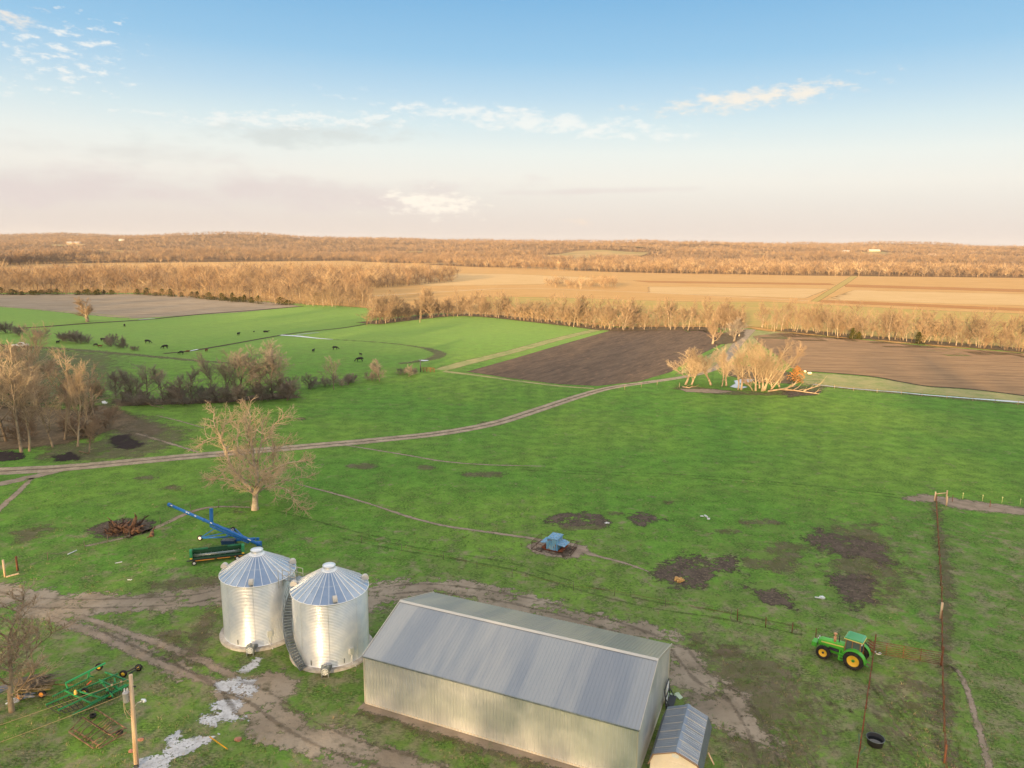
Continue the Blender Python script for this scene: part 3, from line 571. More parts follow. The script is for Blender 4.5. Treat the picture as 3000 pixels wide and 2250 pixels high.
def row_points(line, step, rows, dy):
    out = []
    for i in range(len(line)-1):
        if line[i] is None or line[i+1] is None: continue
        a = at(*line[i]); b = at(*line[i+1]); n = max(1, int((b-a).length/step))
        for k in range(n):
            for r in range(rows):
                p = a.lerp(b, (k+RND.uniform(0, 1))/n); p.y += dy*r+RND.uniform(0, dy*.8); p.x += RND.uniform(-1, 1); out.append((p, r))
    return out
GA = 'bare golden trees in the long row along the river'
roots = {}
def mid_tree(k, loc, rz, sc, label, group, pale=False):
    key = (k, pale)
    if key not in roots:
        o = link_tree(mids[k], label, 'tree', loc, rz, 1, group, m_barkpale if pale else m_bark); o.scale = sc if isinstance(sc, tuple) else (sc,)*3; roots[key] = o; return o
    return dup(roots[key], loc, rz, sc, label, group)
rowA = row_points(LINE_A, 4.6, 3, 7)
for p, r in rowA:
    s_ = RND.uniform(.6, 1.15)
    if r == 0 and RND.random() < .25: s_ *= .6
    mid_tree(RND.randrange(12), p, RND.uniform(0, 6.28), (s_*1.15, s_*1.15, s_*RND.uniform(.95, 1.15)), 'bare golden tree in the long river row', GA)
print('row A', len(rowA))
# white barked sycamores standing out of the row
for (px, py, top, lab) in ((2425, 985, 905, 'big white sycamore with spreading pale limbs in the right-hand tree row'), (2015, 968, 882, 'tall pale forked tree near the farm road gap'), (2455, 990, 925, 'pale leaning tree just right of the white sycamore'),
                           (1230, 945, 870, 'pale V-forked tree rising from the row above the green field'), (2268, 972, 915, 'slim pale tree right of the road gap'), (1680, 958, 885, 'slim pale trunk standing above the middle of the river row')):
    p = at(px, py); d = p.y; h = (py-top)*d/FPX*1.02
    mid_tree(2 if 'spreading' not in lab else 3, p, RND.uniform(0, 6), h/13., lab, None, True)
# --- generic spike trees for the woods that read as one mass
def fuzz(seed, h, nb, w, stem=.25, full=1.):
    R = random.Random(seed); V = []; F = []
    def spike(a, b, r):
        a = np.array(a); b = np.array(b); d = b-a; L = np.linalg.norm(d); d = d/L; u = np.array([0, 0, 1.]) if abs(d[2]) < .9 else np.array([1., 0, 0]); x = np.cross(d, u); x /= np.linalg.norm(x); y = np.cross(d, x); o = len(V)
        V.extend([a+x*r, a-x*r*.5+y*r*.87, a-x*r*.5-y*r*.87, b]); F.extend([(o, o+1, o+3), (o+1, o+2, o+3), (o+2, o, o+3)])
    spike((0, 0, -1), (R.gauss(0, .3), R.gauss(0, .3), h*.8), h*.011+.06)
    limbs = []; nl = 9
    for i in range(nl):
        a = i*2.4+R.uniform(-.4, .4); z0 = h*(stem+(.45-stem*.3)*R.random()); e = R.uniform(.5, 1.25); l = h*R.uniform(.34, .52)*full
        p0 = np.array([0, 0, z0]); p1 = p0+np.array([cos(a)*cos(e), sin(a)*cos(e), sin(e)])*l; p1[2] = min(p1[2], h*.97); limbs.append((p0, p1)); spike(p0, p1, h*.006+.03)
    for k in range(nb):
        p0, p1 = limbs[k % nl]; t = R.uniform(.25, 1.); b0 = p0+(p1-p0)*t; d = p1-p0; d = d/np.linalg.norm(d)
        d = d*.7+np.array([R.gauss(0, .55), R.gauss(0, .55), R.gauss(.12, .45)]); d /= np.linalg.norm(d)
        spike(b0, b0+d*h*.17*R.uniform(.6, 1.35)*full, w*R.uniform(.6, 1.2))
    return np.array(V), np.array(F)
def wood(name, label, places, protos, mats, seed=1):
    R = np.random.default_rng(seed); VV = []; FF = []; MI = []; o = 0
    for (x, y, z, s) in places:
        k = R.integers(len(protos)); V, F = protos[k]; a = R.uniform(0, 6.28); c, q = cos(a), sin(a)
        sx = s*R.uniform(.9, 1.2); W_ = np.empty_like(V); W_[:, 0] = (V[:, 0]*c-V[:, 1]*q)*sx+x; W_[:, 1] = (V[:, 0]*q+V[:, 1]*c)*sx+y; W_[:, 2] = V[:, 2]*s*R.uniform(.85, 1.15)+z
        VV.append(W_); FF.append(F+o); o += len(V); MI.append(np.full(len(F), min(int(R.random()**1.3*len(mats)), len(mats)-1)))
    me = npmesh(name, np.concatenate(VV), np.concatenate(FF), mats, np.concatenate(MI)); ob = bpy.data.objects.new(name, me); COL.objects.link(ob); tag(ob, label, 'wood', kind='stuff')
    print(name, len(places), 'trees', len(me.polygons)); return ob
def tm(n, a, b): return pm(n, sr(*a, .6), sr(*b, .55), .06, .95, spec=.03)
WM = [tm('wood_tan', (206, 172, 132), (180, 148, 116)), tm('wood_brown', (180, 146, 114), (150, 124, 102)), tm('wood_grey', (164, 142, 124), (142, 122, 106)), tm('wood_pale', (222, 192, 154), (204, 172, 136))]
# river wood behind the stubble: nearest trees individually, the rest one mass
FB = [(-250, 864), (0, 863), (400, 862), (600, 871), (740, 884), (850, 895), (960, 903), (1075, 903), (1076, 846), (1200, 839), (1335, 824), (1342, 812), (1250, 812), (1000, 812), (700, 808), (400, 812), (200, 815), (0, 818), (-250, 822)]
FBw = [tuple(at(*p)[:2]) for p in FB]
def inside(P, X, Y): return segdist(X, Y, P, True)
def scatter(P, step, seed):
    R = np.random.default_rng(seed); X, Y = grid(P, 0, step); X = X+R.uniform(-.5, .5, X.shape)*step; Y = Y+R.uniform(-.5, .5, Y.shape)*step
    D, T, ins = inside(P, X, Y); return X[ins], Y[ins], D[ins]
X_, Y_, D_ = scatter(FBw, 10, 3)
order = np.argsort(Y_+X_*.2)
fp = [fuzz(s, 17, 120, .085, .22, 1.15) for s in range(8)]+[fuzz(20+s, 13, 110, .09, .05, 1.3) for s in range(4)]
wood('river_wood', 'bare leafless river-bottom wood behind the brown stubble field at left', [(X_[i], Y_[i], 0, RND.uniform(.6, 1.2)) for i in order[70:]], fp, [WM[0], WM[1], WM[2], WM[1], WM[3], WM[2]], 4)
for i in order[:70]:
    s_ = RND.uniform(.8, 1.2); mid_tree(RND.randrange(12), (X_[i], Y_[i], 0), RND.uniform(0, 6.28), s_, 'bare tree at the near edge of the left river wood', 'bare trees along the near edge of the left wood')
for (px, py, h, lab) in ((130, 858, 24, 'tall pale tree rising above the left wood near the picture edge'), (300, 863, 17, 'white-limbed tree standing against the dark foot of the left wood'), (520, 858, 24, 'tall pale tree above the wood behind the lone orange tree'), (700, 866, 23, 'tall pale crown in the middle of the left river wood'), (760, 880, 25, 'broad pale crown rising right of the middle of the left wood'), (880, 880, 23, 'tall pale tree above the right half of the left wood'), (975, 898, 22, 'pale trunked tree at the front right of the left wood'), (1060, 900, 18, 'pale tree at the right end of the left wood')):
    mid_tree(3 if px % 20 else 8, at(px, py), RND.uniform(0, 6), h/13., lab, None, True)
# the small copse out in the gold fields, and hedges
CP = [tuple(at(*p)[:2]) for p in [(1590, 836), (1690, 834), (1800, 838), (1808, 847), (1700, 847), (1600, 842)]]
X_, Y_, D_ = scatter(CP, 7, 5); wood('copse', 'low bare copse standing alone in the golden stubble fields', [(x, y, 0, RND.uniform(.35, .75)) for x, y in zip(X_, Y_)], fp, WM[:2]+[WM[3]], 6)
# far woods over the hills
def far_wood():
    R = np.random.default_rng(11); pl = []
    lowp = [fuzz(50+s, 15, 44, .22, .15, 1.2) for s in range(8)]; vlow = [fuzz(70+s, 15, 18, .5, .1, 1.3) for s in range(6)]
    def run(y0, y1, step, name, label, pr, seed):
        ys = np.arange(y0, y1, step); P = []
        for y in ys:
            w = y*.76+60; n = int(2*w/step); x = R.uniform(-w, w, n); yy = y+R.uniform(0, step, n); f = yfront(x); P.append(np.stack([x, yy], 1)[yy > f+6])
        P = np.concatenate(P); X, Y = P[:, 0], P[:, 1]; ok = np.ones(len(X), bool)
        for c in CLEAR:
            D, T, ins = segdist(X, Y, c, True); ok &= ~(ins | (D < 4))
        # small clearings
        nn = np.sin(X/190+3)*np.sin(Y/230+1)+.6*np.sin(X/83+Y/140); ok &= ~((nn > 1.28) & (Y > yfront(X)+160))
        X, Y = X[ok], Y[ok]; Z = hillh(X, Y)
        wood(name, label, [(x, y, z-.5, s) for x, y, z, s in zip(X, Y, Z, R.uniform(.6, 1.2, len(X)))], pr, WM[:3]+[WM[1], WM[3]] if seed < 3 else [WM[1], WM[2], WM[0], WM[1]], seed)
    run(1000, 1500, 9.5, 'hill_wood', 'bare leafless woodland at the foot of the far hills beyond the fields', lowp, 2)
    run(1500, 2300, 12.5, 'hill_wood', 'brown bare woodland covering the middle slopes of the far hills', lowp, 3)
    run(2300, 4400, 20, 'hill_wood', 'brown bare woodland on the farthest ridges under the skyline', vlow, 4)
far_wood()
# dark band of leafless wood at far left
DB = [tuple(at(*p)[:2]) for p in [(-400, 795), (60, 778), (290, 760), (285, 752), (0, 762), (-400, 770)]]
X_, Y_, D_ = scatter(DB, 10, 8); wood('hedgerow', 'dusky wood strip beyond the gold field at far left', [(x, y, 0, RND.uniform(1.1, 1.6)) for x, y in zip(X_, Y_)], [fuzz(90+s, 16, 60, .25, .1) for s in range(5)], WM[1:3], 9)
# --- woods out of frame behind and left of the camera that put the farmyard in shade
RIDGE_H = 26.
def shade_wood():
    pl = []; R = np.random.default_rng(21)
    Lx, Ly = LD.x, LD.y; n = sqrt(Lx*Lx+Ly*Ly); Lx /= n; Ly /= n; T9 = math.tan(SUN_EL)
    BP = [(900, -160), (330, 60), (114, 222), (0, 310), (-92, 430), (-185, 500), (-285, 590), (-385, 640), (-600, 700), (-900, 740)]
    Hh = RIDGE_H+30.
    edge = [(x-Lx*Hh/T9, y-Ly*Hh/T9) for x, y in BP]
    # the low ridge that carries the wood
    V = []; F = []; us = (-170, -90, -10, 60, 130, 220); hs = (-1, .55, 1, 1, .6, -1)
    for i, e in enumerate(edge):
        for u, h in zip(us, hs): V.append((e[0]-Lx*u, e[1]-Ly*u, (RIDGE_H if i not in (0,) else 10)*h if h > 0 else -1))
    k = len(us); F = [(i*k+j, i*k+j+1, (i+1)*k+j+1, (i+1)*k+j) for i in range(len(edge)-1) for j in range(k-1)]
    o = bpy.data.objects.new('hill', npmesh('hill', V, F, [MC['hill_leaf_litter']], smooth=True)); COL.objects.link(o); tag(o, kind='structure')
    for i in range(len(edge)-1):
        a = np.array(edge[i]); b = np.array(edge[i+1]); L = np.linalg.norm(b-a)
        for d in np.arange(0, 38, 12):
            m = int(L/8.5)
            for k in range(m):
                p = a+(b-a)*(k+R.random())/m-np.array([Lx, Ly])*d+R.uniform(-3, 3, 2)
                pl.append((p[0], p[1], RIDGE_H-1, R.uniform(.8, 1.25)))
    for i in range(1, len(edge)-1):
        a = np.array(edge[i]); b = np.array(edge[i+1]); L = np.linalg.norm(b-a)
        for k in range(max(1, int(L/48))): p = a+(b-a)*R.random(); pl.append((p[0], p[1], RIDGE_H-1, R.uniform(1.4, 1.9)))
    for (tx, ty, ex, n, w) in ((168, 300, 12, 9, 13), (228, 300, 10, 5, 9), (60, 330, 6, 4, 6), (-60, 455, 10, 5, 8), (-20, 410, 9, 4, 7)):
        H2 = RIDGE_H+30+ex; qx = tx-Lx*H2/T9; qy = ty-Ly*H2/T9
        for k in range(n): pl.append((qx+R.uniform(-w, w), qy+R.uniform(-8, 8), RIDGE_H-1, (30+ex)/25*R.uniform(.94, 1.06)))
    return pl
SHP = [fuzz(200+s, 25, 140, .16, .12, 1.15) for s in range(6)]
wood('shade_wood', 'bare wood behind the viewpoint', shade_wood(), SHP, WM[:2], 22)
# ------------------------------------------------------------------ nearer trees
def big_spec(n=(1, 8, 7, 6, 5), stem=.3, ang=(0, .75, .75, .75, .7), ratio=(1, .6, .5, .5, .45), upb=(0, .1, .08, .05, .03), wob=(.06, .16, .22, .25, .2), rm=(0, .055, .032, .016, .009), lead=True, tap=(.3, .3, .4, .45, .1)):
    return dict(n=n, t0=(stem, .2, .15, .1, .1), ang=ang, ratio=ratio, up=upb, rmin=rm, sides=(8, 6, 4, 3, 0), segs=(7, 6, 4, 3, 2), wob=wob, tap=tap, crown=2, rr=(1, .6, .6, .6, .6), lead=lead)
def hero():
    base = at(748, 1493); y0 = base.y
    t = Tree(5, big_spec(n=(1, 9, 8, 5, 4), ratio=(1, .5, .42, .5, .5), wob=(.05, .14, .28, .32, .2), rm=(0, .05, .04, .025, .013))); R = t.r
    def P(zx, zy, dy): return aty(560+zx*.1989, 1180+zy*.1989, y0+dy)-base
    trunk = [P(940, 1575, 0), P(940, 1480, 0), P(945, 1400, 0), P(945, 1340, 0)]; trunk[0].z = -.2
    t.line(trunk, [.62, .48, .44, .42], 0)
    limbs = [([(945, 1345, 0), (800, 1190, .4), (680, 1060, 1), (590, 940, 1.3), (530, 800, 1.5), (505, 680, 1.4), (450, 590, 1.2), (440, 500, 1)], .28, .15),
             ([(440, 500, 1), (380, 400, .6), (345, 330, .4), (335, 240, .6), (340, 150, .8)], .13, .04), ([(440, 500, 1), (470, 400, 1.6), (500, 320, 2), (600, 275, 2.6), (720, 270, 3)], .12, .04),
             ([(440, 520, 1), (300, 520, .2), (220, 560, -.3), (150, 610, -.6)], .08, .03), ([(505, 680, 1.4), (590, 640, 2.4), (690, 660, 3)], .08, .03),
             ([(950, 1345, 0), (965, 1180, -.2), (970, 1050, -.3), (940, 940, -.3), (910, 800, -.4), (895, 660, -.6), (890, 545, -.8)], .32, .19),
             ([(890, 545, -.8), (830, 470, -1), (840, 380, -1.2), (870, 280, -1.3), (860, 180, -1.3), (840, 100, -1.2)], .16, .04), ([(890, 545, -.8), (950, 460, -1.2), (970, 395, -1.6), (1040, 450, -2), (1160, 440, -2.4)], .13, .05),
             ([(970, 1000, -.3), (985, 800, .4), (1035, 610, .9), (1050, 430, 1.2), (1060, 260, 1.5)], .18, .05), ([(1035, 600, .9), (1110, 530, 1.2), (1160, 460, 1.5), (1220, 330, 1.8), (1320, 240, 2), (1390, 200, 2.2)], .13, .04),
             ([(910, 690, -.4), (840, 560, .2), (800, 450, .8), (810, 350, 1.2), (790, 200, 1.5)], .12, .04), ([(940, 940, -.3), (850, 870, -1.6), (810, 800, -2.4), (700, 720, -3), (680, 520, -3.2), (690, 380, -3.4)], .15, .04),
             ([(955, 1340, 0), (1040, 1200, -.5), (1090, 1070, -1), (1200, 990, -1.6), (1330, 930, -2), (1460, 875, -2.4), (1560, 880, -2.8), (1700, 850, -3.2)], .24, .05),
             ([(1010, 1080, -.3), (1050, 1010, .8), (1180, 940, 1.6), (1215, 890, 2), (1200, 800, 2.4), (1230, 680, 2.8)], .15, .04), ([(1050, 900, 1), (1160, 780, 1.8), (1300, 660, 2.4), (1400, 600, 3)], .11, .03),
             ([(950, 1345, 0), (1070, 1260, 1), (1200, 1200, 2), (1330, 1170, 2.8), (1500, 1120, 3.6), (1700, 1090, 4.2)], .19, .04), ([(1080, 1250, 1), (1250, 1240, -.6), (1400, 1270, -1.5), (1490, 1370, -2.2), (1540, 1470, -2.5), (1610, 1540, -2.8)], .12, .03),
             ([(920, 1330, 0), (800, 1270, -1.2), (660, 1180, -2.2), (500, 1120, -3), (300, 1130, -3.8)], .15, .03), ([(600, 950, 1.3), (500, 1000, 0), (430, 1080, -.8), (350, 1100, -1.4)], .08, .03),
             ([(960, 1100, 0), (900, 1030, 3), (800, 940, 4.6), (760, 820, 5.4)], .14, .04), ([(1000, 1150, 0), (1120, 1100, 4), (1260, 1020, 6), (1340, 960, 7)], .14, .04), ([(960, 1250, 0), (1040, 1180, -3.5), (1130, 1130, -5.4), (1240, 1080, -6.5)], .13, .04), ([(940, 1250, 0), (820, 1150, -3.5), (720, 1080, -5), (640, 980, -6)], .13, .04)]
    for pts, r0, r1 in limbs:
        Q = [P(*p) for p in pts]; Q2, _ = smoothline([np.array(q) for q in Q], [0]*len(Q), 3); Q2 = [Vector(q)+Vector((R.gauss(0, .05), R.gauss(0, .05), R.gauss(0, .05))) for q in Q2]
        n = len(Q2); rad = [r0+(r1-r0)*i/(n-1) for i in range(n)]; L = sum((Q2[i+1]-Q2[i]).length for i in range(n-1))
        t.sp['n'] = (1, max(4, int(L*1.5)), 7, 7, 5) if False else t.sp['n']
        t.line(Q2, rad, 1)
        m = max(4, int(L*2.3)); az = R.uniform(0, 6)
        for k in range(m):
            tt = .12+.88*(k+R.random()*.8)/m; j = min(int(tt*(n-1)), n-2); q = tt*(n-1)-j; B = Q2[j].lerp(Q2[j+1], q); d = (Q2[j+1]-Q2[j]).normalized(); az += 2.4+R.uniform(-.5, .5)
            t.grow(B, ortho(d, R, R.uniform(.6, 1.15), az), R.uniform(1.3, 2.7)*(1.25-.5*tt), .06, 2)
        for a in (0, 2, 4): t.grow(Q2[-1], ortho((Q2[-1]-Q2[-2]).normalized(), R, .5, a), R.uniform(1.2, 2.), .04, 2)
    m_h = pm('oak_limbs', sr(222, 200, 174, .85), sr(184, 162, 138, .85), 1.5, .9, spec=.1); m_h2 = pm('oak_twigs', sr(226, 196, 162, .95), sr(196, 168, 138, .95), 1.5, .9, spec=.1)
    link_tree(t, 'big spreading bare oak standing alone in the pasture above the two grain bins', 'tree', base, name='bare_oak', mb=m_h, mc=m_h2)
hero()
def near_tree(px, py, top, lab, seed, kind='plain', dark=False, group=None, lean=.06, stems=1, name='bare_tree', r0=None, width=1., twigs=None):
    if dark is True: width *= 1.25
    b = at(px, py); zc = (b.y*cos(PITCH)+HC*sin(PITCH)); h = (py-top)*zc/FPX*1.03
    if kind == 'plain': sp = big_spec()
    elif kind == 'tall': sp = big_spec(n=(1, 9, 6, 4, 3), stem=.35, ang=(0, .5, .6, .7, .7), ratio=(1, .42, .5, .5, .5), rm=(0, .07, .042, .019, .010))
    elif kind == 'dome': sp = big_spec(n=(1, 11, 8, 7, 7), stem=.12, ang=(0, .65, .6, .6, .6), ratio=(1, .6, .5, .5, .5), upb=(0, .18, .1, .06, .05))
    elif kind == 'shrub': sp = big_spec(n=(1, 9, 8, 7, 0), stem=.05, ang=(0, .7, .7, .7, .7), ratio=(1, .55, .55, .5, .5)); sp['sides'] = (5, 4, 3, 0, 0); sp['n'] = (1, 9, 8, 8); sp['rmin'] = (0, .03, .022, .016)
    elif kind == 'vase': sp = big_spec(n=(1, 10, 7, 7, 5), stem=.2, ang=(0, .55, .5, .5, .5), ratio=(1, .62, .5, .5, .5), upb=(0, .22, .14, .1, .05))
    t = proto_tree(seed, h, sp, r0, stems, lean, .25 if stems > 1 else 0)
    if width != 1:
        for mb in (t.T, t.C): mb.v = [(x*width, y*width, z) for x, y, z in mb.v]
    return link_tree(t, lab, 'tree' if kind != 'shrub' else 'shrub', b, 0, 1, group, m_bark_dark if dark is True else dark or m_bark, m_twig_dark if dark is True else (twigs or m_twig), name=name)
# bottom left
near_tree(35, 2085, 1752, 'slender bare tree with upright stems in the lower left corner beside the parked cultivator', 31, 'vase', lean=.02, r0=.12, width=1.6, dark=m_barkpale, twigs=m_twig_pale)
# tall wood at the left
TL = [(63, 1325, 1000, 'tall bare tree at the front left of the left-hand grove', 'tall'), (86, 1322, 1090, 'thinner bare tree close beside the front left tree of the grove', 'tall'), (155, 1310, 1070, 'bare tree at the middle of the grove front edge, slightly bent', 'plain'),
      (190, 1288, 1012, 'tallest bare tree in the middle of the left-hand grove', 'tall'), (112, 1235, 1000, 'tall slim bare tree standing behind the grove front', 'tall'), (228, 1308, 1060, 'pale twin-stemmed bare tree at the right of the grove front', 'vase'),
      (18, 1292, 965, 'tall bare tree cut by the left picture edge in the grove', 'plain'), (-40, 1300, 980, 'bare tree mostly outside the picture at the grove', 'plain'), (285, 1240, 1058, 'bare tree with orange-lit crown at the right end of the grove', 'tall'), (40, 1190, 950, 'orange-topped tree at the back of the left grove', 'dome')]
for i, (px, py, tp, lab, k) in enumerate(TL): near_tree(px, py, tp, lab, 40+i, k, lean=.12, dark=m_barkpale if i % 2 else False, twigs=m_twig_pale)
near_tree(262, 1326, 1232, 'small broken stub tree with splintered orange wood at the grove edge', 60, 'plain', r0=.16)
def shrubs(lst, label, group, dark, seed0):
    P = [proto_tree(seed0+k, 3., dict(big_spec(), n=(1, 8, 7, 6), sides=(4, 3, 3, 0), segs=(4, 3, 2, 1), rmin=(0, .03, .022, .017), t0=(.05, .1, .1, .1), ang=(0, .7, .7, .7), ratio=(1, .6, .55, .5)), .05, stems=4, spread=.4) for k in range(3)]
    r0 = {}
    for i, (px, py, h, w) in enumerate(lst):
        k = i % 3; b = at(px, py); sc = (h/3*w, h/3*w, h/3)
        if k not in r0:
            o = link_tree(P[k], label, 'shrub', b, RND.uniform(0, 6), 1, group, m_bark_dark if dark else m_bark, m_twig_dark if dark else m_twig, name='bare_shrub'); o.scale = sc; r0[k] = o
        else: dup(r0[k], b, RND.uniform(0, 6), sc, label, group)
shrubs([(90, 1290, 4, 1.2), (170, 1265, 4, 1.2), (240, 1280, 3.5, 1.2), (40, 1260, 5, 1.1), (270, 1270, 3.5, 1.3), (310, 1255, 3.5, 1.3), (110, 1180, 6, 1.2), (170, 1170, 6, 1.2), (220, 1190, 5, 1.2), (60, 1130, 6, 1.2), (10, 1150, 6, 1.3), (150, 1100, 5, 1.2), (260, 1210, 4, 1.3), (310, 1160, 4, 1.2), (330, 1225, 3, 1.4), (-30, 1200, 6, 1.2), (20, 1060, 6, 1.3)],
       'tangled brown shrub growing under the tall trees of the left grove', 'undergrowth in the left grove', False, 300)
TD = [(340, 1168, 1085, 'dusky bare tree at the left end of the shaded thicket', 'dome', 1.), (432, 1182, 1060, 'dark leaning tree with a thick trunk in the left half of the thicket', 'plain', 1.1), (385, 1178, 1075, 'dark tree between the thicket end and the thick trunk', 'dome', 1.), (478, 1172, 1068, 'tall dusky tree in the middle of the left thicket half', 'tall', 1.), (520, 1180, 1100, 'low rounded dusky tree in the thicket', 'dome', 1.2), (562, 1182, 1068, 'slim dusky tree beside the gap in the thicket', 'tall', 1.),
      (620, 1160, 1030, 'forked dusky tree at the left of the big domed crowns', 'vase', .9), (663, 1168, 1022, 'dusky tree leading into the big domed crowns', 'vase', 1.), (700, 1168, 1006, 'domed dusky tree second from the left of the big crowns', 'dome', 1.15), (752, 1162, 1000, 'broadest domed dusky tree with a thick trunk in the thicket', 'dome', 1.4), (800, 1164, 1018, 'domed dusky tree at the right of the broadest one', 'dome', 1.3), (842, 1166, 1095, 'low twiggy tree at the right end of the thicket', 'dome', 1.3),
      (910, 1142, 1090, 'small bare tree right of the thicket end', 'plain', 1.), (978, 1142, 1042, 'knobbly bare tree standing right of the thicket with a reddish top', 'plain', .8), (1112, 1118, 1050, 'rounded hazy shrub-like tree near the muddy ditch', 'dome', 1.), (1197, 1104, 1068, 'small bush beside the rusty gate posts', 'shrub', 1.2)]
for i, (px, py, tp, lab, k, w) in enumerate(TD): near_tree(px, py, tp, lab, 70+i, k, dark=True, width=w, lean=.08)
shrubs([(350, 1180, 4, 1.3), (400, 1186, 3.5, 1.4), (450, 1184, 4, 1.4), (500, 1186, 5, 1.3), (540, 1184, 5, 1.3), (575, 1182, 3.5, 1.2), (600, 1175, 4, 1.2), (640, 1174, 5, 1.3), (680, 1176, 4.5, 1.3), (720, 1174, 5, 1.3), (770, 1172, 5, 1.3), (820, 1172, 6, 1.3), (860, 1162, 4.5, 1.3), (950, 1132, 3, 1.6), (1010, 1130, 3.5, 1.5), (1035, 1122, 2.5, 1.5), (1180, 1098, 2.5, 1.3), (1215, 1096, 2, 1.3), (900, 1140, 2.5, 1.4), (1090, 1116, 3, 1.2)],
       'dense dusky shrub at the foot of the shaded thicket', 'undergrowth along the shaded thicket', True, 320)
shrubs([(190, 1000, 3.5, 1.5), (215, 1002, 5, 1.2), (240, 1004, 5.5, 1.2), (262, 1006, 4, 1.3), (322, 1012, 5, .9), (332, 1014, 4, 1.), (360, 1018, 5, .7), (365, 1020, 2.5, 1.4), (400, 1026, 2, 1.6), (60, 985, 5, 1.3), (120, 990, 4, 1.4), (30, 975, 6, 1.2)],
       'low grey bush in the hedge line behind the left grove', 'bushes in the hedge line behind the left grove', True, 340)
near_tree(256, 943, 868, 'lone round tree with orange twigs on the green field edge at left', 91, 'dome', dark=False, width=1.5, r0=.5)
# sunlit clump at the pond
TC = [(2008, 1127, 1025, 'leftmost fan-shaped golden tree of the pond clump', 'vase', 2.0, False), (2026, 1127, 1040, 'golden tree close behind the leftmost fan-shaped tree', 'vase', 1.5, False), (2083, 1128, 1016, 'second fan-shaped golden tree of the pond clump', 'vase', 1.9, False), (2115, 1132, 1012, 'slender golden tree left of the pond', 'tall', 1., False), (2128, 1130, 1030, 'slender golden tree at the left pond bank', 'vase', 1.5, False),
      (2162, 1142, 1003, 'pale twin-trunk tree in front of the pond', 'vase', .9, True), (2171, 1142, 1010, 'pale straight tree in front of the pond', 'tall', 1., True), (2214, 1145, 992, 'tallest pale tree of the pond clump', 'vase', 1.1, True), (2233, 1146, 994, 'pale thick-stemmed tree just right of the tallest one', 'vase', 1.3, True), (2240, 1144, 1010, 'pale many-branched tree in the heart of the clump', 'vase', 1.2, True), (2225, 1138, 1050, 'smaller golden tree behind the pale trunks', 'dome', 1.4, False), (2262, 1142, 1060, 'golden tree with low spreading limbs at the right of the clump', 'dome', 1.4, False), (2285, 1138, 1075, 'bushy golden tree at the right end of the pond clump', 'dome', 1.4, False)]
for i, (px, py, tp, lab, k, w, pale) in enumerate(TC):
    near_tree(px, py, tp, lab, 110+i, k, width=w, dark=m_barkpale if pale else False, lean=.1, r0=(.24 if pale else .17), twigs=m_twig_pale)
# limbs leaning far out to the right and fallen timber
def log_thing(name, label, cat, pts, r0, r1, mat, br=4, seed=1):
    R = random.Random(seed); b = at(*pts[0][:2]); o = thing(name, label, cat, b)
    Q = [(aty(px, py, b.y+dy)-b if len(p) > 3 else None) for p in pts for (px, py, dy) in [p[:3]]] if False else [at(px, py, z)-b for (px, py, z) in pts]
    mb = MB(); n = len(Q); mb.tube(Q, [r0+(r1-r0)*i/(n-1) for i in range(n)], 7)
    mb.build('trunk', mat, o); mb = MB()
    for k in range(br):
        j = R.randrange(n-1); B = Q[j].lerp(Q[j+1], R.random()); d = (Q[j+1]-Q[j]).normalized(); e = ortho(d, R, .7, R.uniform(0, 6)); e.z = abs(e.z); L = R.uniform(1.5, 4)
        m_ = B+e*L*.5+Vector((0, 0, R.uniform(-.2, .3))); mb.tube([B, m_, m_+ortho(e, R, .4, R.uniform(0, 6))*L*.5], [r1*1.2, r1*.8, .02], 4, False)
    mb.build('branch', mat, o); return o
def lean_tree(px, py, pts, label, seed, r0=.3):
    b = at(px, py); t = Tree(seed, big_spec(n=(1, 9, 7, 6, 6), ratio=(1, .34, .5, .5, .5), upb=(0, .1, .08, .05, .03))); Q = [aty(x, y, b.y+dy)-b for x, y, dy in pts]; Q = [Vector((0, 0, -.1))]+Q
    L = sum((Q[i+1]-Q[i]).length for i in range(len(Q)-1)); t.along([Vector(q) for q in Q], [r0*(1-.75*i/(len(Q)-1)) for i in range(len(Q))], L, 0)
    link_tree(t, label, 'tree', b, 0, 1, None, m_barkpale, m_twig)
lean_tree(2256, 1144, [(2280, 1115, 0), (2300, 1085, 0), (2318, 1062, 0), (2332, 1046, 0)], 'pale tree leaning far out to the right of the pond clump', 140)
lean_tree(2235, 1146, [(2255, 1105, -1), (2278, 1065, -1), (2295, 1035, -1)], 'pale trunk slanting right from the heart of the clump', 141)
lean_tree(2206, 1144, [(2195, 1128, -1), (2183, 1118, -1)], 'short pale trunk slanting left over the pond', 142, .2)
log_thing('fallen_tree', 'fallen golden branchy trunk lying right of the clump', 'fallen tree', [(2250, 1146, .2), (2290, 1140, 1.2), (2330, 1130, 1.8)], .3, .12, m_barkpale, 9, 3)
log_thing('fallen_tree', 'long pale log on the mud at the far right of the clump', 'fallen tree', [(2285, 1140, .3), (2330, 1144, .3), (2400, 1154, .3)], .3, .1, m_barkpale, 5, 4)
log_thing('fallen_tree', 'forked dead limb at the right tip of the mud patch', 'fallen tree', [(2355, 1145, .3), (2380, 1135, 1.2), (2405, 1130, 1.5)], .2, .06, m_barkpale, 6, 5)
log_thing('fallen_tree', 'short grey log on the gravel left of the pond', 'fallen tree', [(2000, 1133, .2), (2020, 1136, .25), (2030, 1130, .8)], .2, .08, m_barkpale, 2, 6)
log_thing('fallen_tree', 'grey fallen branches in front of the dusky thicket', 'fallen tree', [(425, 1178, .3), (445, 1188, .3), (480, 1195, .2)], .16, .05, m_bark, 6, 8)
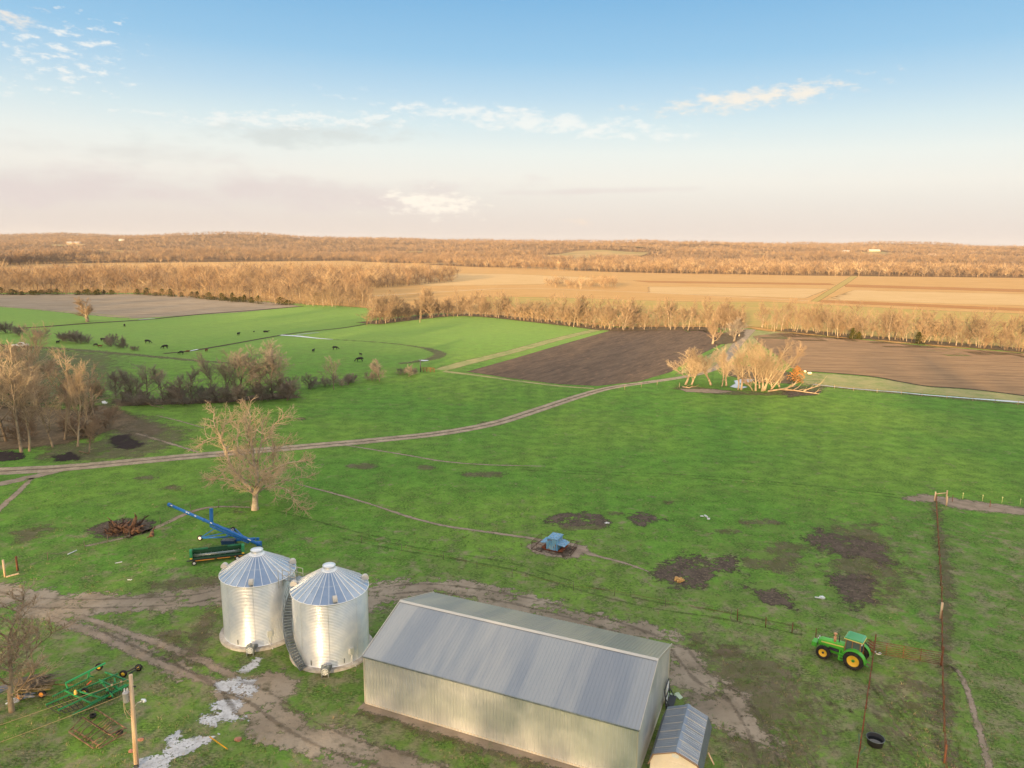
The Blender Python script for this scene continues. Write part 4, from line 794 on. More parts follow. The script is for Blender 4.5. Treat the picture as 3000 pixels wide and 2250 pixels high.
log_thing('fallen_tree', 'pale broken limb on the grass at the grove edge', 'fallen tree', [(232, 1322, .2), (250, 1326, .25), (262, 1330, .2)], .12, .05, m_barkpale, 3, 9)
# big trees where the road passes the river row
near_tree(2088, 1008, 932, 'large hazy round tree at the corner of the plowed field', 150, 'dome', width=1.2, r0=.4)
for i, (px, py, tp, lab) in enumerate([(2110, 978, 895, 'tall golden tree left of the road gap, nearest the plowed field'), (2140, 982, 890, 'tall golden tree second from the road gap'), (2165, 985, 900, 'tall golden tree right at the road gap'), (2125, 968, 885, 'tall golden tree behind the others at the road gap'), (2150, 1000, 930, 'dusky lower tree beside the dirt road')]):
    near_tree(px, py, tp, lab, 160+i, 'dome', width=1.1, dark=(i == 4), r0=.35)
near_tree(1130, 948, 895, 'round bare bush-tree at the left tip of the river row', 170, 'dome', width=1.5, dark=False)
# evergreens and rusty brush: many small leafy cards through a volume
def leafy(name, label, cat, px, py, w, h, mat, seed, group=None):
    R = random.Random(seed); b = at(px, py); mb = MB(); n = 700
    for k in range(n):
        u = R.random()**.5; a = R.uniform(0, 6.28); z = R.uniform(.03, 1); rr = min(1, 1.25*(1-z)**.6)*u*(.7+.3*sin(a*3+seed+z*5)); p = Vector((cos(a)*rr*w/2, sin(a)*rr*w/2, z*h)); s_ = R.uniform(.12, .34)
        d = Vector((R.gauss(0, 1), R.gauss(0, 1), R.gauss(0, 1))).normalized()*s_; e = d.cross(Vector((R.gauss(0, 1), R.gauss(0, 1), R.gauss(0, 1)))).normalized()*s_*.6
        mb.add([p-d, p+e, p+d, p-e], [(0, 1, 2, 3)])
    o = thing(name, label, cat, b, 0, group); t = MB(); t.tube([(0, 0, -.1), (0, 0, h*.5)], [.12, .05], 5); t.build('trunk', m_bark_dark, o); mb.build('crown', mat, o)
cedar_px = []
for (xa, ya, xb, yb, n_) in ((0, 865, 170, 865, 9), (225, 865, 330, 865, 7), (390, 864, 540, 871, 8), (560, 873, 760, 891, 13), (810, 893, 850, 896, 2)):
    for k in range(n_): t = (k+RND.uniform(.1, .9))/n_; cedar_px.append((xa+(xb-xa)*t, ya+(yb-ya)*t-RND.uniform(0, 2.5), RND.uniform(6, 13), RND.uniform(2.5, 6)))
for i, (px, py, w, h) in enumerate(cedar_px):
    leafy('cedar_tree', 'dark green cedar bush at the foot of the left river wood', 'evergreen', px, py, w, h, m_cedar, 400+i, 'dark cedars along the foot of the left wood')
leafy('brush', 'rusty orange bush at the right end of the pond clump', 'bush', 2332, 1119, 6.5, 5, m_brush, 420)
leafy('cedar_tree', 'olive cedar in the right tree row below the white sycamore', 'evergreen', 2497, 993, 5, 5, m_cedar, 421)
leafy('cedar_tree', 'darker olive cedar farther right in the tree row', 'evergreen', 2690, 1009, 6, 5.5, m_cedar, 422)
leafy('cedar_tree', 'olive cedar just right of the first one in the row', 'evergreen', 2515, 994, 4, 3.5, m_cedar, 423)
# low brush under the river row: a tangled mass
def row_brush():
    pl = []; R = np.random.default_rng(5)
    for p, r in row_points(LINE_A, 2.4, 2, 12):
        if R.random() < .85: pl.append((p.x, p.y-1.5, 0, R.uniform(.18, .5)))
    for a, b in [((0, 864), (400, 863)), ((400, 863), (740, 886)), ((740, 886), (1070, 904)), ((1090, 846), (1330, 826))]:
        A = at(*a); B = at(*b); n = int((B-A).length/2.2)
        for k in range(n): p = A.lerp(B, (k+R.random())/n); pl.append((p.x, p.y+R.uniform(-1, 6), 0, R.uniform(.15, .4)))
    wood('brush', 'tangled bare brush filling the foot of the river tree rows', pl, [fuzz(500+k, 17, 70, .16, .0, 1.6) for k in range(4)], [WM[0], WM[1]], 31)
row_brush()
for seg in ([q for q in LINE_A[:11]], [q for q in LINE_A[14:]]): strip('wood_floor', [(x, y-4) for x, y in seg], 15, m_leaf, .1, 3)
# ------------------------------------------------------------------ materials for the farm
m_galv = pm('galvanized_steel', (.95, .95, .94, 1), (.84, .86, .88, 1), 1.2, .28, .6, spec=.5)
m_galvroof = pm('bin_roof_steel', (.46, .53, .62, 1), (.38, .46, .56, 1), .8, .32, .75, spec=.5)
m_rib = pm('bright_steel', (.92, .91, .89, 1), None, rough=.35, metal=.45, spec=.5)
m_conc = pm('concrete', sr(196, 190, 182), sr(160, 152, 142), 1.5, .9, bump=.3)
m_vent = pm('cream_vent', sr(214, 206, 194), None, rough=.6)
m_dark = pm('dark_steel', (.05, .055, .06, 1), None, rough=.6)
m_steelgrey = pm('grey_steel', (.34, .37, .38, 1), (.24, .27, .28, 1), 3, .45, .6)
m_rail = pm('rail_steel', (.55, .52, .44, 1), None, rough=.5, metal=.3)
m_black = pm('rubber', (.022, .02, .02, 1), (.05, .042, .036, 1), 3, .85)
m_rust = pm('rusted_steel', sr(150, 82, 52), sr(110, 64, 44), 2, .9)
m_wood = pm('weathered_wood', sr(236, 204, 168, 1.), sr(200, 166, 132, 1.), 1.2, .9, stretch=(5, 5, .4))
m_white = pm('white_paint', (.8, .8, .78, 1), None, rough=.6)
m_orange = pm('orange_paint', (.8, .32, .05, 1), None, rough=.5)
# ------------------------------------------------------------------ grain bins
def bin_(label, cx, cy, vents, fan, stair, padw, panel, name='grain_bin'):
    Rr = 3.63; Hw = 6.8; o = thing(name, label, 'grain bin', (cx, cy, 0))
    MB().lathe([(0, .28), (Rr+.42, .28), (Rr+.5, .22), (Rr+.5, -.05)], 48).build('concrete_pad', m_conc, o)
    mb = MB(); prof = []; n = 42; z0 = .28
    for i in range(n*4+1):
        z = z0+(Hw-z0)*i/(n*4); prof.append((Rr+.032*cos(i*pi/2), z))
    mb.lathe(prof, 72)
    w = mb.build('corrugated_wall', m_galv, o)
    sm_ = MB()
    for a in range(0, 360, 45):      # vertical sheet seams
        q = radians(a+11); sm_.bar((cos(q)*(Rr+.016), sin(q)*(Rr+.016), .3), (cos(q)*(Rr+.016), sin(q)*(Rr+.016), Hw), .05, .02, up=(cos(q), sin(q), 0))
    sm_.build('seam', m_galv, w)
    N_ = 28; rb = MB(); Re = Rr+.13; Rt = .62; Ht = 8.72; He = Hw-.02
    roof = MB()
    for k in range(N_):
        a, b = 2*pi*k/N_, 2*pi*(k+1)/N_
        pts = []
        for q in (a, b):
            for t in (0, .52, .53, 1): r = Re+(Rt-Re)*t; pts.append((r*cos(q), r*sin(q), He+(Ht-He)*t+(0.02 if t > .525 else 0)))
        roof.add(pts, [(0, 4, 5, 1), (1, 5, 6, 2), (2, 6, 7, 3)])
        for q in (a,): rb.bar((Re*cos(q), Re*sin(q), He+.035), (Rt*cos(q), Rt*sin(q), Ht+.035), .055, .09)
    ro = roof.build('roof', m_galvroof, o); rb.build('roof_rib', m_rib, ro)
    MB().lathe([(Re+.02, He-.06), (Re+.05, He), (Re-.02, He+.03)], 56).build('eave_ring', m_rib, ro)
    MB().lathe([(.8, Ht-.12), (.78, Ht), (.62, Ht+.06), (.56, Ht+.08), (.56, Ht+.34), (.64, Ht+.34), (.64, Ht+.40), (.45, Ht+.47), (0, Ht+.50)], 28).build('cap', m_galv, ro)
    for k in range(26):
        pass
    for a in vents:
        q = radians(a); v = MB(); r = Rr-.25; zz = He+(Ht-He)*(Re-r)/(Re-Rt)
        Mx = Matrix.Rotation(q, 3, 'Z') @ Matrix.Rotation(radians(0), 3, 'Y')
        P = [(0, .0)]
        # half-round hood: a short drum on its side with a flat mouth
        hood = [(-.34, 0)]+[(.34*cos(pi-t*pi/10), .16+.34*sin(pi-t*pi/10)) for t in range(11)]+[(.34, 0)]
        vs = []
        for x in (-.2, .2):
            for (u, z) in hood: vs.append(Mx @ Vector((u+.1, x, z))+Vector((cos(q)*r, sin(q)*r, zz+.0)))
        m_ = len(hood); v.add(vs, [tuple(range(m_))[::-1], tuple(range(m_, 2*m_))]+[(i, (i+1) % m_, m_+(i+1) % m_, m_+i) for i in range(m_)])
        v.build('roof_vent', m_vent, ro)
    q = radians(fan); fo = bpy.data.objects.new('fan', None)
    f = MB(); T = lambda u, v, z: Vector((cos(q)*u-sin(q)*v, sin(q)*u+cos(q)*v, z))
    RZ = Matrix.Rotation(q, 3, 'Z')
    f.box(T(Rr+.95, 0, .62), (.55, .74, .74), M=RZ)
    f.add([T(Rr+.68, -.33, .3), T(Rr+.68, .33, .3), T(Rr+.68, .33, .95), T(Rr+.68, -.33, .95), T(Rr-.02, -.5, .3), T(Rr-.02, .5, .3), T(Rr-.02, .5, .6), T(Rr-.02, -.5, .6)], [(0, 1, 2, 3), (4, 5, 6, 7), (0, 1, 5, 4), (1, 2, 6, 5), (2, 3, 7, 6), (3, 0, 4, 7)])
    f.box(T(Rr+.95, 0, 1.06), (.3, .26, .14), M=RZ)
    for s_ in (-.3, .3): f.box(T(Rr+.95, s_, .13), (.5, .07, .28), M=RZ)
    fb = f.build('fan_housing', m_steelgrey, o)
    g = MB(); MX = RZ @ Matrix.Rotation(pi/2, 3, 'Y')
    g.lathe([(.33, .0), (.33, .05), (.29, .06), (.29, .0)], 24, c=T(Rr+1.22, 0, .62), M=MX)
    for k in range(8): a = k*pi/4; g.bar(T(Rr+1.26, .09*cos(a), .62+.09*sin(a)), T(Rr+1.26, .3*cos(a+.25), .62+.3*sin(a+.25)), .1, .015, up=(cos(q), sin(q), 0))
    g.lathe([(0, .07), (.09, .06), (.09, 0)], 14, c=T(Rr+1.22, 0, .62), M=MX)
    g.build('fan_grille', m_rib, fb)
    p = MB(); q2 = radians(panel); T2 = lambda u, v, z: Vector((cos(q2)*u-sin(q2)*v, sin(q2)*u+cos(q2)*v, z))
    p.box(T2(Rr+.1, 0, 1.5), (.14, .42, .62), M=Matrix.Rotation(q2, 3, 'Z')); p.tube([T2(Rr+.1, 0, 1.2), T2(Rr+.12, 0, .3), T2(Rr+.7, .1, .03)], .03, 6)
    p.build('electrical_box', m_rib, o)
    d = MB()
    for (a_, h0, h1) in ((fan+26, .5, .95), (fan-24, .45, .95)):
        q3 = radians(a_); T3 = lambda u, v, z: Vector((cos(q3)*u-sin(q3)*v, sin(q3)*u+cos(q3)*v, z))
        d.bar(T3(Rr+.05, 0, h0), T3(Rr+.05, 0, h1), .05, .05)
    d.build('wall_bracket', m_dark, o)
    return o
g1 = bin_('left corrugated steel grain bin, standing farther from the metal barn', -26.1, 69.21, (178, 22, 279), -84, False, 0, -58)
g2 = bin_('right corrugated steel grain bin with a curved stair, beside the barn', -17.79, 65.75, (183, 22, 292), -84, True, 0, -46)
def stairs():
    o = g2; Rr = 3.63; st = MB(); rl = MB(); n = 34; a0, a1 = radians(-116), radians(-212)
    for k in range(n):
        t = k/(n-1); a = a0+(a1-a0)*t; z = .35+(6.35)*t; Mz = Matrix.Rotation(a, 3, 'Z'); c = Vector((cos(a)*(Rr+.52), sin(a)*(Rr+.52), z))
        st.box(c, (.72, .25, .045), M=Mz); st.box(c+Vector((0, 0, -.09)), (.72, .03, .15), M=Mz)
    for r in (Rr+.14, Rr+.92):
        st.tube([Vector((cos(a0+(a1-a0)*t/20)*r, sin(a0+(a1-a0)*t/20)*r, .2+6.4*t/20)) for t in range(21)], .06, 5)
    stp = st.build('stair', m_steelgrey, o)
    for r in (Rr+.93,):
        for dz in (.55, 1.05): rl.tube([Vector((cos(a0+(a1-a0)*t/20)*r, sin(a0+(a1-a0)*t/20)*r, .3+6.4*t/20+dz)) for t in range(21)], .024, 5)
        for k in range(11): a = a0+(a1-a0)*k/10; z = .3+6.4*k/10; rl.tube([(cos(a)*r, sin(a)*r, z), (cos(a)*r, sin(a)*r, z+1.05)], .022, 5)
    rl.build('handrail', m_steelgrey, stp)
    # landing at the top and bridge to the other bin
    a = a1; p = Vector((cos(a)*(Rr+.5), sin(a)*(Rr+.5), 6.75)); q = Vector((-26.1+17.79, 69.21-65.75, 0)); 
    e = Vector((-26.1-(-17.79), 69.21-65.75, 0)); e.normalize(); w = Vector((-e.y, e.x, 0)); pf = MB(); rr = MB()
    A = e*(Rr+.08)+Vector((0, 0, 6.72)); B = e*(9.0-Rr-.05)+Vector((0, 0, 6.72))
    pf.bar(A, B, 1.1, .06); pl_ = pf.build('platform', m_steelgrey, o)
    for s_ in (-.58, .58):
        for t in (0, .5, 1): b = A.lerp(B, t)+w*s_; rr.tube([b, b+Vector((0, 0, 1.05))], .03, 5)
        for dz in (.52, 1.05): rr.tube([A+w*s_+Vector((0, 0, dz)), B+w*s_+Vector((0, 0, dz))], .03, 5)
    # ladder rails over the left bin eave
    for s_ in (-.3, .3): rr.tube([B+w*(s_+.9)+Vector((0, 0, -.6)), B+w*(s_+.9)+Vector((0, 0, 1.2)), B+e*.5+w*(s_+.9)+Vector((0, 0, 1.2))], .03, 5)
    rr.build('guard_rail', m_rail, pl_)
stairs()
# ------------------------------------------------------------------ ribbed sheet metal panel
def ribbed(mb, A, B, Cc, Dd, pitch, depth, nrm, rib=.35):
    """quad A-B (bottom), D-C (top); ribs run from bottom to top"""
    A, B, Cc, Dd = map(V3, (A, B, Cc, Dd)); nrm = V3(nrm).normalized(); n = max(1, int((B-A).length/pitch)); lo = []; hi = []
    for i in range(n):
        for (u, d) in ((0, 0), (1-rib, 0), (1-rib*.8, 1), (1-rib*.2, 1)):
            t = (i+u)/n; lo.append(A.lerp(B, t)+nrm*depth*d); hi.append(Dd.lerp(Cc, t)+nrm*depth*d)
    lo.append(B); hi.append(Cc); m = len(lo)
    mb.add(lo+hi, [(i, i+1, m+i+1, m+i) for i in range(m-1)]); return mb
m_wall = pm('barn_siding', (.84, .84, .82, 1), (.66, .68, .67, 1), .25, .36, .55, spec=.5, lo=.4, hi=.6)
m_roofm = pm('barn_roof_steel', (.52, .50, .46, 1), (.37, .38, .39, 1), .35, .33, .75, spec=.5, stretch=(1.2, .12, .12), lo=.38, hi=.62)
m_trim = pm('barn_trim', (.74, .68, .58, 1), None, rough=.4, metal=.4)
def barn():
    L, Wd, he, hr = 24.18, 12.6, 4.72, 6.84
    o = thing('metal_barn', 'long low metal barn with pale ribbed walls and grey-blue steel roof', 'barn', (-12.65, 57.05, 0), -.396)
    w = MB(); e = .0
    ribbed(w, (0, 0, .1), (L, 0, .1), (L, 0, he), (0, 0, he), .30, .075, (0, -1, 0), .3)
    ribbed(w, (L, Wd, .1), (0, Wd, .1), (0, Wd, he), (L, Wd, he), .29, .028, (0, 1, 0))
    def gable(x, s_):
        n = int(Wd/.29); lo = []; hi = []
        for i in range(n):
            for (u, d) in ((0, 0), (.65, 0), (.72, 1), (.93, 1)):
                y = Wd*(i+u)/n; z = he+(hr-he)*(1-abs(y-Wd/2)/(Wd/2)); lo.append((x+s_*.028*d, y, .1)); hi.append((x+s_*.028*d, y, z-.02))
        lo.append((x, Wd, .1)); hi.append((x, Wd, he)); m = len(lo); w.add(lo+hi, [(i, i+1, m+i+1, m+i) for i in range(m-1)])
    gable(0, -1); gable(L, 1)
    w.build('wall', m_wall, o)
    MB().box((L/2, Wd/2, .05), (L-.1, Wd-.1, .12)).build('foundation', m_conc, o)
    b = MB()
    for (p, q) in (((-.03, -.04, .16), (L+.03, -.04, .16)), ((L+.04, 0, .16), (L+.04, Wd, .16))): b.bar(p, q, .04, .18)
    b.build('base_trim', m_trim, o)
    r = MB(); ov = .14; k = (hr-he)/(Wd/2); y0 = -.12; z0 = he+.05+y0*k
    ribbed(r, (-ov, y0, z0), (L+ov, y0, z0), (L+ov, Wd/2, hr+.05), (-ov, Wd/2, hr+.05), .30, .026, (0, -k, 1))
    ribbed(r, (L+ov, Wd-y0, z0), (-ov, Wd-y0, z0), (-ov, Wd/2, hr+.05), (L+ov, Wd/2, hr+.05), .30, .026, (0, k, 1))
    ro = r.build('roof', m_roofm, o)
    t = MB(); t.add([(-ov-.02, Wd/2-.22, hr+.09-.22*k), (L+ov+.02, Wd/2-.22, hr+.09-.22*k), (L+ov+.02, Wd/2, hr+.12), (-ov-.02, Wd/2, hr+.12), (-ov-.02, Wd/2+.22, hr+.09-.22*k), (L+ov+.02, Wd/2+.22, hr+.09-.22*k)], [(0, 1, 2, 3), (3, 2, 5, 4)])
    t.build('ridge_cap', m_trim, ro); t = MB()
    for x in (-ov-.03, L+ov+.03):
        t.bar((x, y0, z0-.02), (x, Wd/2, hr+.04), .05, .2); t.bar((x, Wd-y0, z0-.02), (x, Wd/2, hr+.04), .05, .2)
    t.build('gable_trim', m_trim, ro)
    c = MB()
    for (x, y) in ((-.04, -.04), (L+.04, -.04), (L+.04, Wd+.04)): c.box((x, y, he/2+.1), (.1, .1, he-.2))
    c.build('corner_trim', m_trim, o); t = MB(); t.bar((-ov, y0-.03, z0-.06), (L+ov, y0-.03, z0-.06), .04, .12); t.build('gutter', m_steelgrey, ro)
barn()
def shed():
    L, wb, we, hr, hb, he = 6.2, 1.654, 1.998, 2.783, 2.109, 1.178
    o = thing('storage_shed', 'small gambrel roofed shed with cream front tucked beside the barn gable', 'shed', (12.6, 47.769, 0), -.384)
    m_cream = pm('cream_siding', (.92, .80, .64, 1), (.86, .74, .58, 1), 1.2, .7); m_sroof = pm('shed_roof_steel', (.30, .34, .40, 1), (.24, .28, .34, 1), .6, .35, .6, spec=.5); m_brown = pm('brown_trim', sr(160, 130, 104), None, rough=.6)
    pr = [(-we+.12, 0), (-we+.12, he+.1), (-wb+.06, hb-.08), (0, hr-.08), (wb-.06, hb-.08), (we-.12, he+.1), (we-.12, 0)]
    MB().prism(pr, 1, .12, L-.12).build('wall', m_cream, o)
    r = MB()
    for s_ in (-1, 1):
        a = (s_*wb, 0, hb); b = (s_*wb, L, hb); c = (0, L, hr); d = (0, 0, hr)
        ribbed(r, a if s_ > 0 else b, b if s_ > 0 else a, c if s_ > 0 else d, d if s_ > 0 else c, .23, .03, (s_*(hr-hb), 0, wb), .3)
        a2 = (s_*we, 0, he); b2 = (s_*we, L, he)
        ribbed(r, a2 if s_ > 0 else b2, b2 if s_ > 0 else a2, b if s_ > 0 else a, a if s_ > 0 else b, .23, .03, (s_*(hb-he), 0, we-wb), .3)
    ro = r.build('roof', m_sroof, o)
    t = MB(); t.add([(-.24, -.03, hr-.06), (0, -.03, hr+.045), (.24, -.03, hr-.06), (-.24, L+.03, hr-.06), (0, L+.03, hr+.045), (.24, L+.03, hr-.06)], [(0, 1, 4, 3), (1, 2, 5, 4)]); t.build('ridge_cap', m_sroof, ro)
    lr = MB()
    for i in range(6):     # lighter lapped seams on the roof
        y = .5+i*1.0; lr.bar((0.05, y, hr+.035), (wb, y, hb+.045), .03, .03); lr.bar((-.05, y+.2, hr+.035), (-wb, y+.2, hb+.045), .022, .02)
    lr.build('roof_seam', m_trim, ro)
    f = MB()
    for s_ in (-1, 1):
        f.bar((s_*we, .05, he-.04), (s_*wb, .05, hb-.04), .12, .1); f.bar((s_*wb, .05, hb-.045), (0, .05, hr-.05), .12, .1)
    f.build('gable_trim', m_brown, o)
    MB().box((-.02, .1, 2.36), (.5, .05, .26)).build('sign', m_white, o)
    MB().box((0, .1, .95), (1.5, .05, 1.7)).build('door', m_cream, o)
shed()
def on_barn(x, y, z):
    return Matrix.Translation((-12.65, 57.05, 0)) @ Matrix.Rotation(-.396, 4, 'Z') @ Vector((x, y, z))
p = on_barn(24.18, 0, 0)
def rack():
    b = at(1958, 2062); o = thing('leaning_rack', 'dark upright rack with two white panels by the barn gable', 'rack', b, -.396)
    f = MB(); H_ = 1.9
    for y in (-.9, .9): f.bar((.0, y, 0), (-.25, y, H_), .08, .08)
    for z in (.15, 1.0, 1.85): f.bar((-.13*z, -.9, z), (-.13*z, .9, z), .08, .08)
    f.bar((.5, -.9, 0), (-.1, -.9, 1.0), .08); f.bar((.5, .9, 0), (-.1, .9, 1.0), .08); f.box((.25, 0, .3), (.6, 1.8, .1)); f.build('frame', m_dark, o)
    for (y, z) in ((.42, 1.4), (-.38, .62)): MB().box((-.05-.1*z, y, z), (.05, .8, .72)).build('panel', m_white, o)
rack()
def plank(name, label, cat, a, b, w, h, mat):
    a = V3(a); b = V3(b); o = MB().bar(Vector((0, 0, 0)), b-a, w, h).build(name, mat, None, a); tag(o, label, cat); return o
A_ = at(2075, 2205, .9); B_ = at(2092, 2240, .05); plank('wooden_prop', 'orange-lit plank leaning against the right side of the small shed', 'plank', A_, B_, .12, .06, m_wood)
def junk(px, py, label, name, cat, mat, seed, n=5, s=.3):
    R = random.Random(seed); b = at(px, py); mb = MB()
    for k in range(n):
        M = Matrix.Rotation(R.uniform(0, 3), 3, 'Z') @ Matrix.Rotation(R.uniform(-.4, .4), 3, 'X'); mb.box((R.uniform(-s, s), R.uniform(-s, s), s*.25*R.uniform(.4, 1)), (s*R.uniform(.5, 1.3), s*R.uniform(.4, .9), s*R.uniform(.15, .4)), M=M)
    o = mb.build(name, mat, None, b); tag(o, label, cat); return o
junk(1974, 2034, 'pale green scrap pieces on the grass right of the barn gable', 'scrap_heap', 'scrap', pm('pale_green', sr(190, 206, 180), None), 1, 6, .5)
junk(2403, 1748, 'two white bags lying on the grass above the tractor', 'feed_bag', 'bag', m_white, 2, 3, .55)
junk(1984, 1703, 'small pile of golden hay on a mud patch in the pasture', 'hay_pile', 'hay', pm('hay', sr(224, 178, 110), sr(190, 140, 80), 4), 3, 9, .6)
junk(1776, 1531, 'white scrap at the right rim of the round mud wallow', 'plastic_scrap', 'scrap', m_white, 4, 3, .4)
junk(2064, 1518, 'white scrap lying flat in the upper pasture', 'plastic_scrap', 'scrap', m_white, 5, 3, .6)
junk(2570, 1914, 'white scrap at the foot of the rusty gate', 'plastic_scrap', 'scrap', m_white, 6, 3, .3)
junk(385, 1697, 'white speck of scrap on the grass left of the bins', 'plastic_scrap', 'scrap', m_white, 7, 2, .25)
junk(312, 1182, 'pale board lying at the left end of the thicket', 'board', 'board', m_white, 8, 2, 1.2)
for i, (px, py, lab) in enumerate([(2369, 1096, 'left of two tiny pale bales beside the ditch'), (2374, 1096, 'right of two tiny pale bales beside the ditch'), (2358, 1091, 'lone orange-lit bale nearest the shaded ditch')]):
    b = MB(); b.lathe([(0, -.4), (.3, -.4), (.36, -.34), (.36, .34), (.3, .4), (0, .4)], 16, c=(0, 0, .36), axis='Y'); o = b.build('round_bale', pm('bale', sr(236, 214, 180), sr(210, 180, 140), 2), None, at(px, py)); tag(o, lab, 'bale')
# rocks
m_rock = pm('red_rock', sr(186, 132, 108), sr(150, 104, 88), 3, .9)
for i, (px, py, r, lab) in enumerate([(412, 2166, .2, 'reddish rock right of the utility pole'), (385, 2200, .2, 'flat reddish rock left of the pole base'), (697, 2166, .25, 'reddish rock in the grass below the white gravel'), (380, 2290, .2, 'rock at the lower picture edge by the pole')][:3]):
    bm = bmesh.new(); bmesh.ops.create_icosphere(bm, subdivisions=2, radius=r); R = random.Random(i)
    for v in bm.verts: v.co *= R.uniform(.8, 1.15); v.co.z *= .6; v.co.x *= 1.3
    me = bpy.data.meshes.new('rock'); bm.to_mesh(me); me.materials.append(m_rock); o = bpy.data.objects.new('rock', me); COL.objects.link(o); o.location = at(px, py, r*.3); tag(o, lab, 'rock')
# ------------------------------------------------------------------ tractor  (x forward, y left)
def wheel(parent, name, x, y, R0, W_, rimr, dual=False, mrim=None):
    """tyre with lugs, rim dish with hub"""
    t = MB(); s = 1 if y > 0 else -1
    t.lathe([(rimr, -W_*.42), (rimr*1.1, -W_*.5), (R0*.9, -W_*.5), (R0*.965, -W_*.4), (R0*.97, 0), (R0*.965, W_*.4), (R0*.9, W_*.5), (rimr*1.1, W_*.5), (rimr, W_*.42)], 40, c=(0, 0, 0), axis='Y')
    n = 24
    for k in range(n):
        for sd in (-1, 1):
            a = 2*pi*(k+(.5 if sd > 0 else 0))/n; a2 = a+.14
            t.bar((cos(a)*R0*.985, sd*W_*.48, sin(a)*R0*.985), (cos(a2)*R0*.985, sd*.01, sin(a2)*R0*.985), .05, R0*.055, up=(cos(a), 0, sin(a)))
    w = bpy.data.objects.new(name, None)
    ty = t.build('tyre', m_black, None); ty.name = name
    ty.parent = parent; ty.location = (x, y, R0)
    r = MB(); yo = s*W_*.44; yi = s*W_*.16
    r.lathe([(0, yi), (rimr*.28, yi), (rimr*.34, yi+s*.03), (rimr*.72, yi-s*.02), (rimr*.84, yo-s*.03), (rimr*.99, yo), (rimr*1.03, yo-s*.02), (rimr*1.0, -yo)], 36, axis='Y')
    ri = r.build('rim', mrim, ty)
    h = MB(); h.lathe([(0, yi+s*.1), (.06, yi+s*.1), (.08, yi)], 12, axis='Y')
    for k in range(8): a = k*pi/4; h.lathe([(0, yi+s*.045), (.022, yi+s*.045), (.022, yi)], 6, c=(cos(a)*rimr*.24, 0, sin(a)*rimr*.24), axis='Y')
    h.build('hub', m_dark, ty)
    return ty
